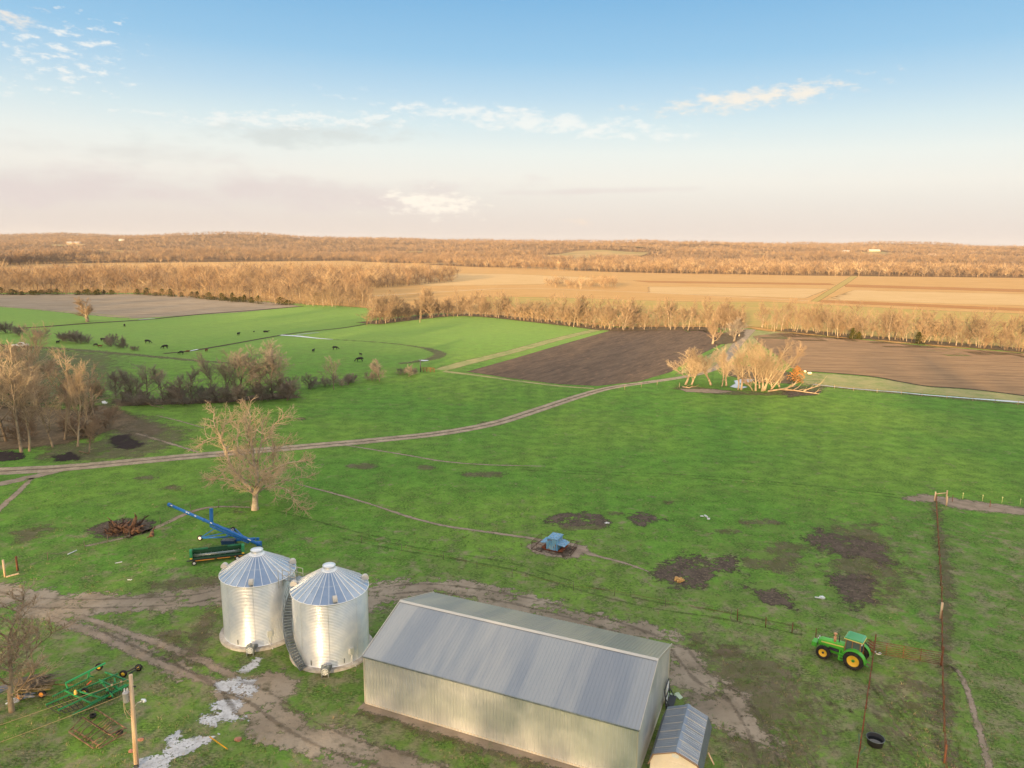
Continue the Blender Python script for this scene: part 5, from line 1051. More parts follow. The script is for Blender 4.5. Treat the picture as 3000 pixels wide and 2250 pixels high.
def tractor():
    G = pm('tractor_green', (.11, .55, .045, 1), (.09, .46, .04, 1), 1, .35, spec=.5); G2 = pm('tractor_green_top', (.12, .46, .20, 1), None, rough=.25, spec=.6)
    Yl = pm('wheel_yellow', (.98, .60, .05, 1), (.92, .52, .05, 1), 2, .45); Gl = pm('cab_glass', (.10, .13, .13, 1), None, rough=.08, spec=1.)
    TAN = pm('dusty_exhaust', sr(220, 160, 120), None, rough=.7)
    pr = Vector(at(2497, 1961)); pf = Vector(at(2402, 1928)); d = (pf-pr).normalized(); ang = atan2(d.y, d.x); WB = 2.9
    lft = Vector((-d.y, d.x, 0))
    org = pr-lft*1.02; o = thing('tractor', 'green farm tractor with yellow wheels and enclosed cab beside the rusty gate', 'tractor', (org.x, org.y, 0), ang)
    R1, R2 = .93, .68
    for s in (1, -1):
        wheel(o, 'rear_wheel', 0, s*1.0, R1, .48, .56, mrim=Yl); wheel(o, 'front_wheel', WB-.1, s*.92, R2, .40, .39, mrim=Yl)
    wheel(o, 'rear_wheel', 0, -1.55, R1, .46, .56, mrim=Yl)
    # chassis and axles
    c = MB(); c.prism([(-.55, .62), (-.5, 1.15), (.6, 1.25), (1.3, 1.1), (3.3, 1.0), (3.45, .85), (3.3, .62), (1.2, .55)], 1, -.24, .24)
    c.tube([(0, -1.5, R1), (0, 1.15, R1)], .14, 10); c.tube([(WB-.1, -.8, R2), (WB-.1, .8, R2)], .1, 10); c.box((-.75, 0, .62), (.5, .5, .2))
    c.bar((-.6, .35, .6), (-1.25, .4, .45), .07); c.bar((-.6, -.35, .6), (-1.25, -.4, .45), .07); c.box((.9, .36, 1.0), (.7, .22, .55)); c.box((.95, .5, .82), (.5, .16, .36))
    c.build('chassis', G, o)
    h = MB()   # hood with sloped nose
    def hood(w0, lo, hi0, hi1, x0, x1):
        pts = []
        for x, hi, w in ((x0, hi0, w0), (x1-.25, hi1+.02, w0*.97), (x1, hi1-.1, w0*.9)):
            pts += [(x, -w, lo), (x, -w, hi-.16), (x, -w*.86, hi-.03), (x, 0, hi+.02), (x, w*.86, hi-.03), (x, w, hi-.16), (x, w, lo)]
        f = []
        for i in range(2):
            for k in range(6): f.append((i*7+k, i*7+k+1, (i+1)*7+k+1, (i+1)*7+k))
        f += [tuple(range(7)), tuple(range(14, 21))]; h.add(pts, f)
    hood(.37, 1.22, 1.92, 1.72, 1.05, 3.5)
    h.box((2.95, 0, 1.16), (1.0, .7, .2))
    hd = h.build('hood', G, o)
    MB().prism([(3.5, 1.1), (3.56, 1.15), (3.54, 1.58), (3.48, 1.6)], 1, -.3, .3).build('grille', m_dark, hd)
    st = MB()
    for s in (-1, 1): st.bar((1.1, s*.385, 1.67), (3.2, s*.37, 1.5), .02, .07); st.bar((1.1, s*.385, 1.60), (3.2, s*.37, 1.43), .02, .025)
    st.build('stripe', pm('stripe_yellow', (.9, .72, .2, 1), None), hd)
    w = MB(); w.box((3.8, 0, .98), (.42, .9, .42)); w.prism([(3.6, .8), (3.6, 1.15), (3.75, 1.2), (3.75, .76)], 1, -.5, .5)
    for k in range(9): w.box((4.02, -.4+.1*k, .98), (.1, .07, .44))
    w.build('front_weight', G, o)
    en = MB(); en.box((1.9, 0, 1.1), (1.3, .5, .45)); en.tube([(1.4, .34, 1.0), (2.3, .34, 1.0)], .11, 8); en.build('engine', m_dark, o)
    e = MB(); e.tube([(2.0, .16, 1.8), (2.0, .16, 2.35)], .13, 12); e.tube([(2.0, .16, 2.35), (2.0, .16, 2.62)], .06, 8); e.tube([(2.0, .16, 2.6), (2.0, .16, 2.66), (2.0, .16, 2.74)], [.15, .18, .12], 12); e.build('air_intake', TAN, o)
    e = MB(); e.tube([(1.62, .1, 1.85), (1.62, .1, 2.5), (1.6, .1, 2.62)], .045, 8); e.build('exhaust_pipe', m_dark, o)
    # cab
    cb = MB(); zt = 2.72; zb = 1.5; cs_ = [(.95, .62), (.95, -.62), (-.45, -.7), (-.45, .7)]
    for (x, y) in cs_: cb.bar((x*1.02, y*1.02, zb-.2), (x*.92, y*.95, zt), .09, .09)
    for (x, y) in ((.3, .72), (.3, -.72)): cb.bar((x, y, zb-.2), (x, y*.93, zt), .07, .07)
    for z in (zb-.1, zt-.02):
        for i in range(4): a = cs_[i]; b = cs_[(i+1) % 4]; cb.bar((a[0], a[1], z), (b[0], b[1], z), .08, .09)
    cb.build('cab_frame', pm('cab_tan', sr(150, 112, 80), None, rough=.6), o)
    MB().prism([(-.42, 1.35), (-.42, 1.75), (.85, 1.62), (.9, 1.2)], 1, -.6, .6).build('cab_lower', G, o)
    gl = MB()
    def pane(p): gl.add(p, [tuple(range(len(p)))])
    for s in (-1, 1): pane([(-.4, s*.69, zb), (.25, s*.7, zb), (.25, s*.66, zt-.08), (-.38, s*.65, zt-.08)]); pane([(.34, s*.69, zb-.25), (.93, s*.62, zb-.1), (.88, s*.6, zt-.08), (.34, s*.66, zt-.08)])
    pane([(.95, -.58, zb), (.95, .58, zb), (.87, .55, zt-.08), (.87, -.55, zt-.08)]); pane([(-.46, -.65, zb), (-.46, .65, zb), (-.42, .62, zt-.08), (-.42, -.62, zt-.08)])
    gl.build('cab_window', Gl, o)
    se = MB(); se.box((.05, 0, 1.72), (.5, .5, .14)); se.box((-.2, 0, 2.0), (.12, .48, .55)); se.tube([(.72, 0, 1.7), (.55, 0, 2.0)], .03, 6); se.lathe([(.17, 0), (.19, .02), (.17, .04)], 16, c=(.55, 0, 2.0)); se.build('driver_seat', m_dark, o)
    r = MB(); rw = .74
    prf = [(-.6, zt+.02), (-.62, zt+.16), (-.5, zt+.27), (.9, zt+.25), (1.06, zt+.14), (1.08, zt+.02)]
    r.prism(prf, 1, -rw, rw)
    rf = r.build('cab_roof', G2, o)
    q = MB()
    for k in range(7): q.box((.22, -.55+k*.183, zt+.275), (1.3, .05, .025))
    q.build('roof_ridge', G2, rf)
    MB().box((.22, 0, zt+.06), (1.74, 2*rw+.02, .07)).build('roof_stripe', pm('stripe_yellow', (.9, .72, .2, 1), None), rf)
    # fenders over the rear wheels
    f = MB()
    for s in (-1, 1):
        n = 12; vs = []
        for i in range(n+1):
            a = radians(28)+radians(150)*i/n
            for y, rr in ((s*.66, R1+.14), (s*1.2, R1+.14), (s*1.22, R1+.06)): vs.append((cos(a)*rr, y, R1+sin(a)*rr))
        f.add(vs, [(i*3+k, i*3+k+1, (i+1)*3+k+1, (i+1)*3+k) for i in range(n) for k in range(2)])
    f.build('fender', G, o)
    s_ = MB()
    for z in (.45, .75, 1.05): s_.box((1.15, .78, z), (.42, .22, .04))
    for x in (.94, 1.36): s_.bar((x, .8, .4), (x, .62, 1.4), .04, .12)
    s_.build('step', G, o)
    lt = MB()
    for y in (-.55, .55): lt.box((-.5, y, 2.55), (.12, .2, .12)); lt.box((3.53, y*.4, 1.65), (.06, .16, .1))
    lt.build('work_light', m_white, o)
tractor()
# ------------------------------------------------------------------ auger
def auger():
    BL = pm('auger_blue', (.02, .17, .52, 1), (.015, .14, .45, 1), 1., .35, spec=.5); BD = pm('auger_dark_blue', (.015, .05, .13, 1), None, rough=.5)
    def P(zx, zy, z): return Vector(at(480+zx*.14467, 1450+zy*.14467, z))
    base = P(1600, 1010, 0); o = thing('grain_auger', 'long blue grain auger resting low behind the bins, tube slanting up left', 'auger', base)
    L = lambda v: V3(v)-base
    a = P(1930, 1000, .6); b = P(150, 215, 4.6)
    t = MB(); t.tube([L(a), L(a.lerp(b, .5)), L(b)], [.23, .2, .2], 14); t.tube([L(b), L(b+(b-a).normalized()*.5)], [.26, .24], 12)
    for u in (.2, .33, .47, .62, .8): q = a.lerp(b, u); d = (b-a).normalized(); t.tube([L(q-d*.06), L(q+d*.06)], .26, 12)
    t.build('tube', BL, o)
    tr = MB(); tr.bar(L(a.lerp(b, .12)+Vector((0, 0, -.45))), L(a.lerp(b, .55)+Vector((0, 0, -.5))), .18, .18); tr.bar(L(a.lerp(b, .12)), L(a.lerp(b, .12)+Vector((0, 0, -.5))), .15); tr.bar(L(a.lerp(b, .55)), L(a.lerp(b, .55)+Vector((0, 0, -.5))), .15)
    tr.bar(L(a.lerp(b, .2)+Vector((.3, -.3, 0))), L(a.lerp(b, .5)+Vector((.25, -.25, 0))), .3, .3)
    tr.build('truss', BL, o)
    m = MB(); q = a.lerp(b, .535); m.bar(L(q), L(q+Vector((0.1, 0, 2.1))), .24, .42); m.build('mast', BL, o)
    g = MB()
    wl = P(735, 870, .35); wr = P(1400, 700, .35)
    ax = P(1110, 855, .5)
    up1 = a.lerp(b, .46); up2 = a.lerp(b, .25)
    g.tube([L(wl), L(up1)], .07, 6); g.tube([L(wl), L(a.lerp(b, .38)+Vector((0, 0, -.5)))], .08, 6); g.tube([L(wl), L(P(1250, 855, .4))], .12, 6); g.tube([L(P(1250, 855, .4)), L(up2)], .1, 6)
    g.tube([L(wr), L(up1)], .06, 6); g.tube([L(wr), L(up2)], .06, 6); g.tube([L(P(1250, 855, .4)), L(wr)], .08, 6)
    g.tube([L(a.lerp(b, .16)), L(P(1450, 690, 1.8))], .1, 6)
    g.build('undercarriage', BL, o)
    for w_, lab in ((wl, 0), (wr, 1)):
        y = MB(); y.lathe([(.2, -.13), (.35, -.13), (.38, -.06), (.38, .06), (.35, .13), (.2, .13)], 20, c=L(w_), axis='Y'); y.build('tyre', m_black, o)
        y = MB(); y.lathe([(0, -.1), (.2, -.14), (.21, -.12), (.21, .12), (0, .1)], 16, c=L(w_), axis='Y'); y.build('rim', m_white, o)
    h = MB(); c = P(1320, 945, .55); R_ = Matrix.Rotation(.05, 3, 'Z')
    h.box(L(c), (1.75, .95, .5), M=R_)
    hb = h.build('swing_hopper', BD, o); gr = MB()
    for k in range(9): gr.box(L(c)+Vector((-.78+k*.195, 0, .29)), (.05, .98, .05))
    for k in range(4): gr.box(L(c)+Vector((0, -.4+k*.27, .30)), (1.72, .04, .04))
    gr.build('grate', m_steelgrey, hb)
    s = MB(); s.tube([L(P(1430, 920, .6)), L(P(1850, 885, .9))], .17, 10); s.box(L(P(1900, 890, .9)), (.35, .3, .3)); s.build('swing_auger', BL, o)
    for w_ in (P(1175, 940, .2), P(1470, 990, .2)):
        y = MB(); y.lathe([(0, -.08), (.18, -.08), (.2, 0), (.18, .08), (0, .08)], 14, c=L(w_), axis='Y'); y.build('hopper_wheel', m_dark, o)
    k = MB(); k.box(L(P(1930, 985, .6)), (.6, .45, .55)); k.tube([L(P(1930, 985, .9)), L(P(1990, 1050, .2))], .08, 6); k.build('gearbox', BL, o)
    d = MB()
    dd = (b-a).normalized(); sd = dd.cross(Vector((0, 0, 1))).normalized(); front = sd if sd.y < 0 else -sd
    for u, ln in ((.985, .3), (.8, .55), (.71, .25), (.53, .3), (.3, .2), (.1, .5)):
        q = a.lerp(b, u)+front*.17+Vector((0, 0, .14)); d.bar(L(q-dd*ln/2), L(q+dd*ln/2), .12, .06, up=front+Vector((0, 0, .8)))
    d.build('decal', m_white, o)
auger()
# ------------------------------------------------------------------ combine header on its trailer
def header():
    G = pm('header_green', (.04, .32, .13, 1), (.035, .26, .11, 1), 1, .45); DG = pm('header_dark_green', (.02, .09, .04, 1), None, rough=.6)
    a = at(558, 1650); b = at(716, 1632); d = (b-a); Ln = d.length; o = thing('harvester_head', 'green grain header with a reel on a low trailer, behind the left bin', 'harvester header', a, atan2(d.y, d.x))
    e = MB(); e.prism([(0, .55), (-.1, .9), (.0, 1.6), (.35, 1.75), (.75, 1.5), (.9, .8), (.6, .5)], 0, -.04, .3); e.build('end_shield', G, o); e = MB(); e.prism([(0, .55), (-.1, .9), (.0, 1.6), (.35, 1.75), (.75, 1.5), (.9, .8), (.6, .5)], 0, Ln-.3, Ln+.04); e.build('end_shield', G, o)
    for x in (.13, Ln-.13): MB().box((x, -.08, .62), (.3, .1, .16)).build('shield_tip', pm('wheel_yellow', (.93, .50, .03, 1)), o)
    p = MB(); p.box((Ln/2, .15, .6), (Ln-.6, .9, .06)); p.box((Ln/2, .75, 1.1), (Ln-.4, .08, .9)); p.build('platform', DG, o)
    c = MB(); c.tube([(.3, .25, .85), (Ln-.3, .25, .85)], .16, 10)
    for k in range(60): x = .4+(Ln-.8)*k/60; a_ = k*.9; c.bar((x, .25, .85), (x+.04, .25+.27*cos(a_), .85+.27*sin(a_)), .03, .03)
    c.build('feed_screw', pm('polished_steel', (.6, .62, .66, 1), None, rough=.3, metal=.8), o)
    k_ = MB(); k_.box((Ln/2, -.32, .56), (Ln-.2, .05, .05))
    for k in range(56): k_.box((.15+(Ln-.3)*k/55, -.42, .56), (.04, .2, .04))
    k_.build('cutter_bar', m_dark, o)
    for (x0, x1) in ((.1, .45), (.5, .74), (.82, .97)): MB().box((Ln*(x0+x1)/2, -.5, .44), (Ln*(x1-x0), .06, .09)).build('reflector_strip', m_orange, o)
    r = MB(); ry, rz_ = .1, 1.45
    for k in range(6):
        a_ = k*pi/3+.3; y = ry+.48*cos(a_); z = rz_+.48*sin(a_); r.tube([(.3, y, z), (Ln-.3, y, z)], .022, 5)
        for m_ in range(30): x = .4+(Ln-.8)*m_/29; r.bar((x, y, z), (x, y-.03, z-.2), .012, .012)
        for x in (.3, Ln*.5, Ln-.3): r.bar((x, ry, rz_), (x, y, z), .035, .02)
    r.tube([(.3, ry, rz_), (Ln-.3, ry, rz_)], .06, 8); r.build('reel', DG, o)
    for x in (1.2, Ln-1.1): MB().tube([(x-.9, .78, 1.45), (x+.9, .78, 1.45)], .13, 10).build('hydraulic_cover', G, o)
    t = MB(); t.bar((-.4, -.1, .35), (Ln+.3, .1, .35), .12); t.bar((.5, -.7, .3), (.5, .6, .3), .1); t.bar((Ln-.8, -.6, .3), (Ln-.8, .6, .3), .1); t.build('trailer_frame', m_dark, o)
    for (x, y) in ((.55, -.85), (.55, .7), (Ln-.8, -.75), (Ln-.8, .7)):
        y_ = MB(); y_.lathe([(.17, -.1), (.28, -.1), (.3, 0), (.28, .1), (.17, .1)], 18, c=(x, y, .3), axis='Y'); w = y_.build('trailer_wheel', m_black, o); y_ = MB(); y_.lathe([(0, -.08), (.17, -.09), (.17, .09), (0, .08)], 14, c=(x, y, .3), axis='Y'); y_.build('rim', m_white, w)
header()
# ------------------------------------------------------------------ blue feeder with its creep pen
def feeder():
    Bp = bpy.data.materials.new('rusty_blue_paint'); Bp.use_nodes = True; N = NT(Bp.node_tree); P_ = N.n['Principled BSDF']; tc = N.node('ShaderNodeTexCoord').outputs['Object']
    mp = N.node('ShaderNodeMapping'); mp.inputs['Scale'].default_value = (3, 3, .8); N.put(mp.inputs[0], tc)
    c = N.mix(N.sm(N.noise(mp.outputs[0], 1.2, 4), .4, .65), sr(92, 160, 204, .95), sr(150, 190, 206, .95)); c = N.mix(N.sm(N.noise(mp.outputs[0], 2.1, 5, .65), .55, .6), c, sr(134, 84, 60)); N.put(P_.inputs['Base Color'], c); P_.inputs['Roughness'].default_value = .6
    a = at(1600, 1613); b = at(1633, 1620); d = b-a; w = d.length; o = thing('cattle_feeder', 'rusty light blue cattle creep feeder with flap roof on a bare dirt patch', 'feeder', a, atan2(d.y, d.x))
    dp = 2.1; m = MB(); m.prism([(0, .25), (0, .9), (-.05, .95), (.0, 1.15), (.12, 1.2), (.12, 1.75), (w*.9, 1.75), (w*.9, 1.2), (w, 1.12), (w, .25)], 1, 0, dp); m.build('hopper', Bp, o)
    r = MB(); r.box((w*.5, dp/2, 1.8), (w*.95, dp+.15, .07)); r.box((w*.5, dp/2, 1.86), (w*.5, dp, .04)); r.build('lid', Bp, o)
    for s in (-1, 1):
        x0 = 0 if s < 0 else w; f = MB(); f.add([(x0, -.05, 1.2), (x0+s*.95, .1, .98), (x0+s*.95, dp-.1, .98), (x0, dp+.05, 1.2), (x0, -.05, 1.16), (x0+s*.95, .1, .94), (x0+s*.95, dp-.1, .94), (x0, dp+.05, 1.16)], [(0, 1, 2, 3), (4, 5, 6, 7), (0, 1, 5, 4), (2, 3, 7, 6), (1, 2, 6, 5)]); f.build('flap', Bp, o)
    t = MB(); t.box((w/2, dp/2, .18), (w+.5, dp+.1, .1)); 
    for s in (-1, 1): x0 = 0 if s < 0 else w; t.box((x0+s*.4, dp/2, .32), (.5, dp, .18)); t.box((x0+s*.12, dp-.03, .7), (.9, .05, .6))
    t.build('trough', m_rust, o)
    pn = MB(); 
    def bars(p, q, n, h=1.15):
        p = V3(p); q = V3(q)
        for k in range(n+1): u = p.lerp(q, k/n); pn.tube([u, u+Vector((0, 0, h))], .025, 5)
        for z in (.12, h): pn.tube([p+Vector((0, 0, z)), q+Vector((0, 0, z))], .03, 5)
    bars((-1.9, -.6, 0), (-1.9, 2.6, 0), 8); bars((-1.9, 2.6, 0), (3.4, 2.6, 0), 6, 1.); bars((3.4, 2.6, 0), (3.6, -.2, 0), 6, 1.); bars((3.6, -.2, 0), (2.8, -1., 0), 1, 1.); bars((-1.9, -.6, 0), (-.2, -.9, 0), 2, 1.1)
    pn.build('creep_panel', pm('dark_rust', sr(92, 66, 54), None, rough=.9), o)
feeder()
# ------------------------------------------------------------------ green cultivator and rusty harrow
def zb(x, y): return (x*.22303, 1880+y*.22303)
def cultivator():
    G = pm('implement_green', (.035, .30, .09, 1), (.03, .20, .07, 1), 1.2, .5); D_ = pm('implement_dark', (.035, .06, .045, 1), (.07, .055, .045, 1), 2, .8)
    b = at(*zb(1000, 760)); o = thing('field_cultivator', 'folded green field cultivator parked in the grass left of the pole', 'cultivator', b)
    def P(x, y, z): return Vector(at(*zb(x, y), z))-b
    f = MB()
    lines = [((600, 830, .5), (1550, 420, .6)), ((760, 900, .5), (1640, 500, .6)), ((950, 960, .4), (1700, 560, .6)), ((690, 720, .5), (1150, 490, .7)), ((1190, 810, .5), (1660, 560, .5)),
             ((850, 640, .6), (1200, 810, .5)), ((1000, 640, .7), (1330, 740, .6)), ((1300, 500, .6), (1600, 640, .5)), ((1380, 400, .6), (1700, 520, .5)), ((1500, 480, .6), (1540, 620, .6)), ((1330, 520, .7), (1480, 720, .6))]
    for p, q in lines: f.bar(P(*p), P(*q), .11, .11)
    f.build('frame', G, o)
    t = MB(); t.bar(P(860, 545, 1.1), P(1385, 280, 1.3), .1, .14); t.bar(P(860, 545, 1.1), P(900, 640, .4), .08); t.bar(P(1170, 395, 1.2), P(1160, 480, .4), .14, .1); t.build('tow_bar', pm('bright_green', (.05, .42, .14, 1), None, rough=.4), o)
    h = MB()
    for (x, y) in ((1330, 540), (1500, 540), (1400, 640), (1190, 690), (1170, 450)): h.bar(P(x, y, .3), P(x+5, y, 1.1), .22, .1); h.bar(P(x, y, 1.1), P(x+60, y+15, .5), .09, .09)
    h.build('bracket', G, o)
    tn = MB(); R = random.Random(4)
    for p, q in lines[:5]:
        for k in range(15): u = P(*p).lerp(P(*q), (k+.5)/15); tn.tube([u, u+Vector((.1, -.22, -.12)), u+Vector((.04, -.3, -.38)), u+Vector((-.02, -.2, -.48))], .022, 4); tn.build('tine', D_, o); tn = MB()
    hr = MB()      # harrow section at the back
    for k in range(7): hr.bar(P(600+k*60, 850+k*22, .3), P(980+k*36, 700+k*38, .3), .04)
    for k in range(6): hr.bar(P(600+k*75, 840-k*28, .3), P(800+k*60, 960-k*20, .3), .05)
    hr.build('harrow_section', D_, o)
    for (x, y) in ((1440, 700), (1110, 655), (1300, 330), (1620, 420), (1820, 340)):
        c = P(x, y, .35); w = MB(); w.lathe([(.18, -.1), (.33, -.1), (.35, 0), (.33, .1), (.18, .1)], 18, c=c, axis='Y'); ww = w.build('wheel', m_black, o); w = MB(); w.lathe([(0, -.09), (.18, -.1), (.18, .1), (0, .09)], 14, c=c, axis='Y'); w.build('rim', pm('wheel_yellow', (.93, .50, .03, 1)), ww)
    w = MB(); w.bar(P(1660, 400, .5), P(1840, 310, .6), .14, .1); w.bar(P(1700, 420, .4), P(1850, 330, .5), .1, .1); w.build('folded_wing', D_, o)
    w = MB(); w.lathe([(.1, 0), (.14, .04), (.12, .3), (.05, .42), (0, .44)], 12, c=P(995, 690, .6)); w.build('yellow_canister', pm('canister_yellow', (.85, .5, .12, 1), None), o)
    MB().bar(P(1140, 570, .6), P(1200, 515, .7), .1, .05).build('warning_flag', pm('red_orange', (.7, .12, .04, 1), None), o)
cultivator()
def harrow():
    b = at(*zb(1250, 1150)); o = thing('spring_harrow', 'rusty brown spring harrow frame lying below the green cultivator', 'harrow', b)
    D_ = pm('old_rust', sr(150, 120, 92), sr(110, 84, 66), 2, .9)
    def P(x, y, z): return Vector(at(*zb(x, y), z))-b
    f = MB()
    for p, q in [((900, 1180), (1230, 1400)), ((960, 1150), (1300, 1360)), ((1080, 990), (1440, 1220)), ((1250, 880), (1660, 1140)), ((1120, 1010), (1500, 1250)), ((1300, 1400), (1660, 1190)), ((1440, 1220), (1640, 1130))]: f.bar(P(*p, .3), P(*q, .3), .08, .08)
    f.build('frame', D_, o); t = MB(); R = random.Random(9)
    for k in range(7):
        u = k/6; a = (900+330*u, 1180+220*u); c = (1080+380*u, 990+240*u); m = ((a[0]+c[0])/2+R.uniform(-20, 20), (a[1]+c[1])/2)
        t.tube([P(*a, .2), P(m[0], m[1], .55), P(*c, .3)], .035, 5); t.build('spring', D_, o); t = MB()
    for k in range(6):
        u = k/5; a = (1120+380*u, 1010+230*u); c = (1260+380*u, 900+230*u); t.tube([P(*a, .3), P((a[0]+c[0])/2+R.uniform(-20, 20), (a[1]+c[1])/2, .5), P(*c, .3)], .03, 5); t.build('spring', D_, o); t = MB()
    for k in range(10): u = k/9; x, y = 930+360*u, 1165+215*u; t.bar(P(x, y, .3), P(x+40, y-40, .1), .05); t.build('tooth', D_, o); t = MB()
    for k in range(4): t.tube([P(1310+k*30, 1120+k*15, .4), P(1500-k*10, 930+k*60, .8)], .025, 5); t.build('rod', D_, o); t = MB()
    for (x, y) in ((1220, 970), (1570, 1190)):
        c = P(x, y, .25); w = MB(); w.lathe([(.12, -.08), (.26, -.08), (.28, 0), (.26, .08), (.12, .08)], 16, c=c, axis='Z'); w.build('wheel', m_black, o)
harrow()
def trailer():
    b = at(*zb(430, 640)); o = thing('brush_wagon', 'flat farm wagon heaped with cut grey branches behind the slender tree', 'wagon', b)
    def P(x, y, z): return Vector(at(*zb(x, y), z))-b
    f = MB(); p, q = P(230, 620, .7), P(700, 560, .7); f.bar(p, q, 1.5, .12); f.bar(q, q+(q-p).normalized()*1.6-Vector((0, 0, .3)), .1); f.build('deck', pm('wagon_deck', sr(120, 104, 60), None), o)
    for u in (.12, .75):
        for s in (-.75, .75):
            d = (q-p).normalized(); n = Vector((-d.y, d.x, 0)); c = p.lerp(q, u)+n*s-Vector((0, 0, .35)); w = MB(); w.lathe([(.2, -.1), (.34, -.1), (.36, 0), (.34, .1), (.2, .1)], 18, c=c, axis='Y'); ww = w.build('wheel', m_black, o); w = MB(); w.lathe([(0, -.11), (.2, -.12), (.2, .1)], 14, c=c, axis='Y'); w.build('rim', m_orange, ww)
    R = random.Random(3); t = MB()
    for k in range(170):
        u = p.lerp(q, R.uniform(-.05, .9))+Vector((R.gauss(0, .3), R.gauss(0, .35), R.uniform(.1, .9))); d = (q-p).normalized()+Vector((R.gauss(0, .2), R.gauss(0, .2), R.gauss(0.1, .12))); l = R.uniform(1, 2.6)
        t.tube([u-d*l/2, u+Vector((0, 0, .08)), u+d*l/2], [.02, .03, .01], 4, False)
    o2 = t.build('branch_heap', m_twig_dark, None, b); tag(o2, 'heap of cut grey branches piled on the flat wagon', 'branches')
trailer()
def tarp(px, py, w, l, h, rz, label, name, cat, mat, seed):
    R = random.Random(seed); n = 9; vs = []; 
    for i in range(n):
        for j in range(n):
            u, v = i/(n-1)-.5, j/(n-1)-.5; e = max(0, 1-4*(u*u+v*v)); vs.append((u*l*(1+.2*sin(j)), v*w+.25*sin(u*6), h*e**.6*(.7+.5*R.random())+.01))
    o = MB().add(vs, [(i*n+j, (i+1)*n+j, (i+1)*n+j+1, i*n+j+1) for i in range(n-1) for j in range(n-1)], True).build(name, mat, None, at(px, py)); o.rotation_euler = (0, 0, rz); tag(o, label, cat)
m_sheet = pm('plastic_sheet', (.52, .56, .62, 1), (.40, .44, .5, 1), 3, .35)
tarp(*zb(270, 750), .7, 1.9, .4, .5, 'crumpled silver plastic sheet right of the slender tree foot', 'plastic_sheet', 'plastic sheet', m_sheet, 1)
tarp(*zb(20, 640), .8, 1.6, .4, .5, 'dark grey plastic sheet at the left picture edge behind the slender tree', 'plastic_sheet', 'plastic sheet', pm('dark_sheet', (.16, .2, .26, 1), None, rough=.4), 2)
# ------------------------------------------------------------------ stump pile
def stumps():
    b = at(365, 1555); o = thing('stump_pile', 'heap of uprooted stumps and roots on scorched soil in the left pasture', 'stump pile', b); R = random.Random(12)
    mA = pm('stump_wood', sr(160, 116, 84), sr(108, 80, 62), 2.5, .95, bump=.6); mB_ = pm('charred_wood', sr(60, 48, 42), sr(92, 70, 56), 3, .95)
    for mat, n, nm in ((mA, 16, 'stump'), (mB_, 10, 'charred_stump')):
        for k in range(n):
            m = MB(); c = Vector((R.gauss(0, 1.5), R.gauss(0, .9), R.uniform(.1, .9)*(1 if k % 2 else .5))); d = Vector((R.gauss(0, 1), R.gauss(0, .7), R.uniform(.1, .9))).normalized(); L = R.uniform(.8, 1.9); r = R.uniform(.14, .32)
            if k == 0 and nm == 'stump': c = Vector((1.3, 0, .8)); d = Vector((.35, .1, 1)).normalized(); L = 2.1; r = .3
            if k == 1 and nm == 'stump': c = Vector((-1.4, 0, .5)); d = Vector((-.3, 0, 1)).normalized(); L = 1.6; r = .25
            m.tube([c-d*L*.3, c+d*L*.2, c+d*L*.6], [r*1.3, r, r*.7], 8)
            for j in range(7):
                e = ortho(-d, R, R.uniform(.6, 1.3), R.uniform(0, 6)); q = c-d*L*.3; l = R.uniform(.5, 1.2); m.tube([q, q+e*l*.6+Vector((0, 0, .05)), q+e*l+Vector((R.gauss(0, .1), R.gauss(0, .1), R.gauss(0, .15)))], [r*.55, r*.3, .02], 5)
            for j in range(3): e = ortho(d, R, .5, R.uniform(0, 6)); q = c+d*L*.6; m.tube([q, q+e*R.uniform(.3, .9)], [r*.4, .03], 5)
            if nm == 'stump' or k < 10: m.build(nm, mat, o)
    m = MB()
    for k in range(130):
        a = R.uniform(0, 6.28); rr = R.random()**.5; c = Vector((cos(a)*rr*2.8, sin(a)*rr*1.9, R.uniform(.03, .5)*(1-rr))); d = Vector((R.gauss(0, 1), R.gauss(0, 1), R.gauss(0, .25))).normalized()*R.uniform(.3, 1.); m.tube([c-d*.5, c+d*.5], [.05, .02], 4, False)
    m.build('root_litter', mA, o)
stumps()
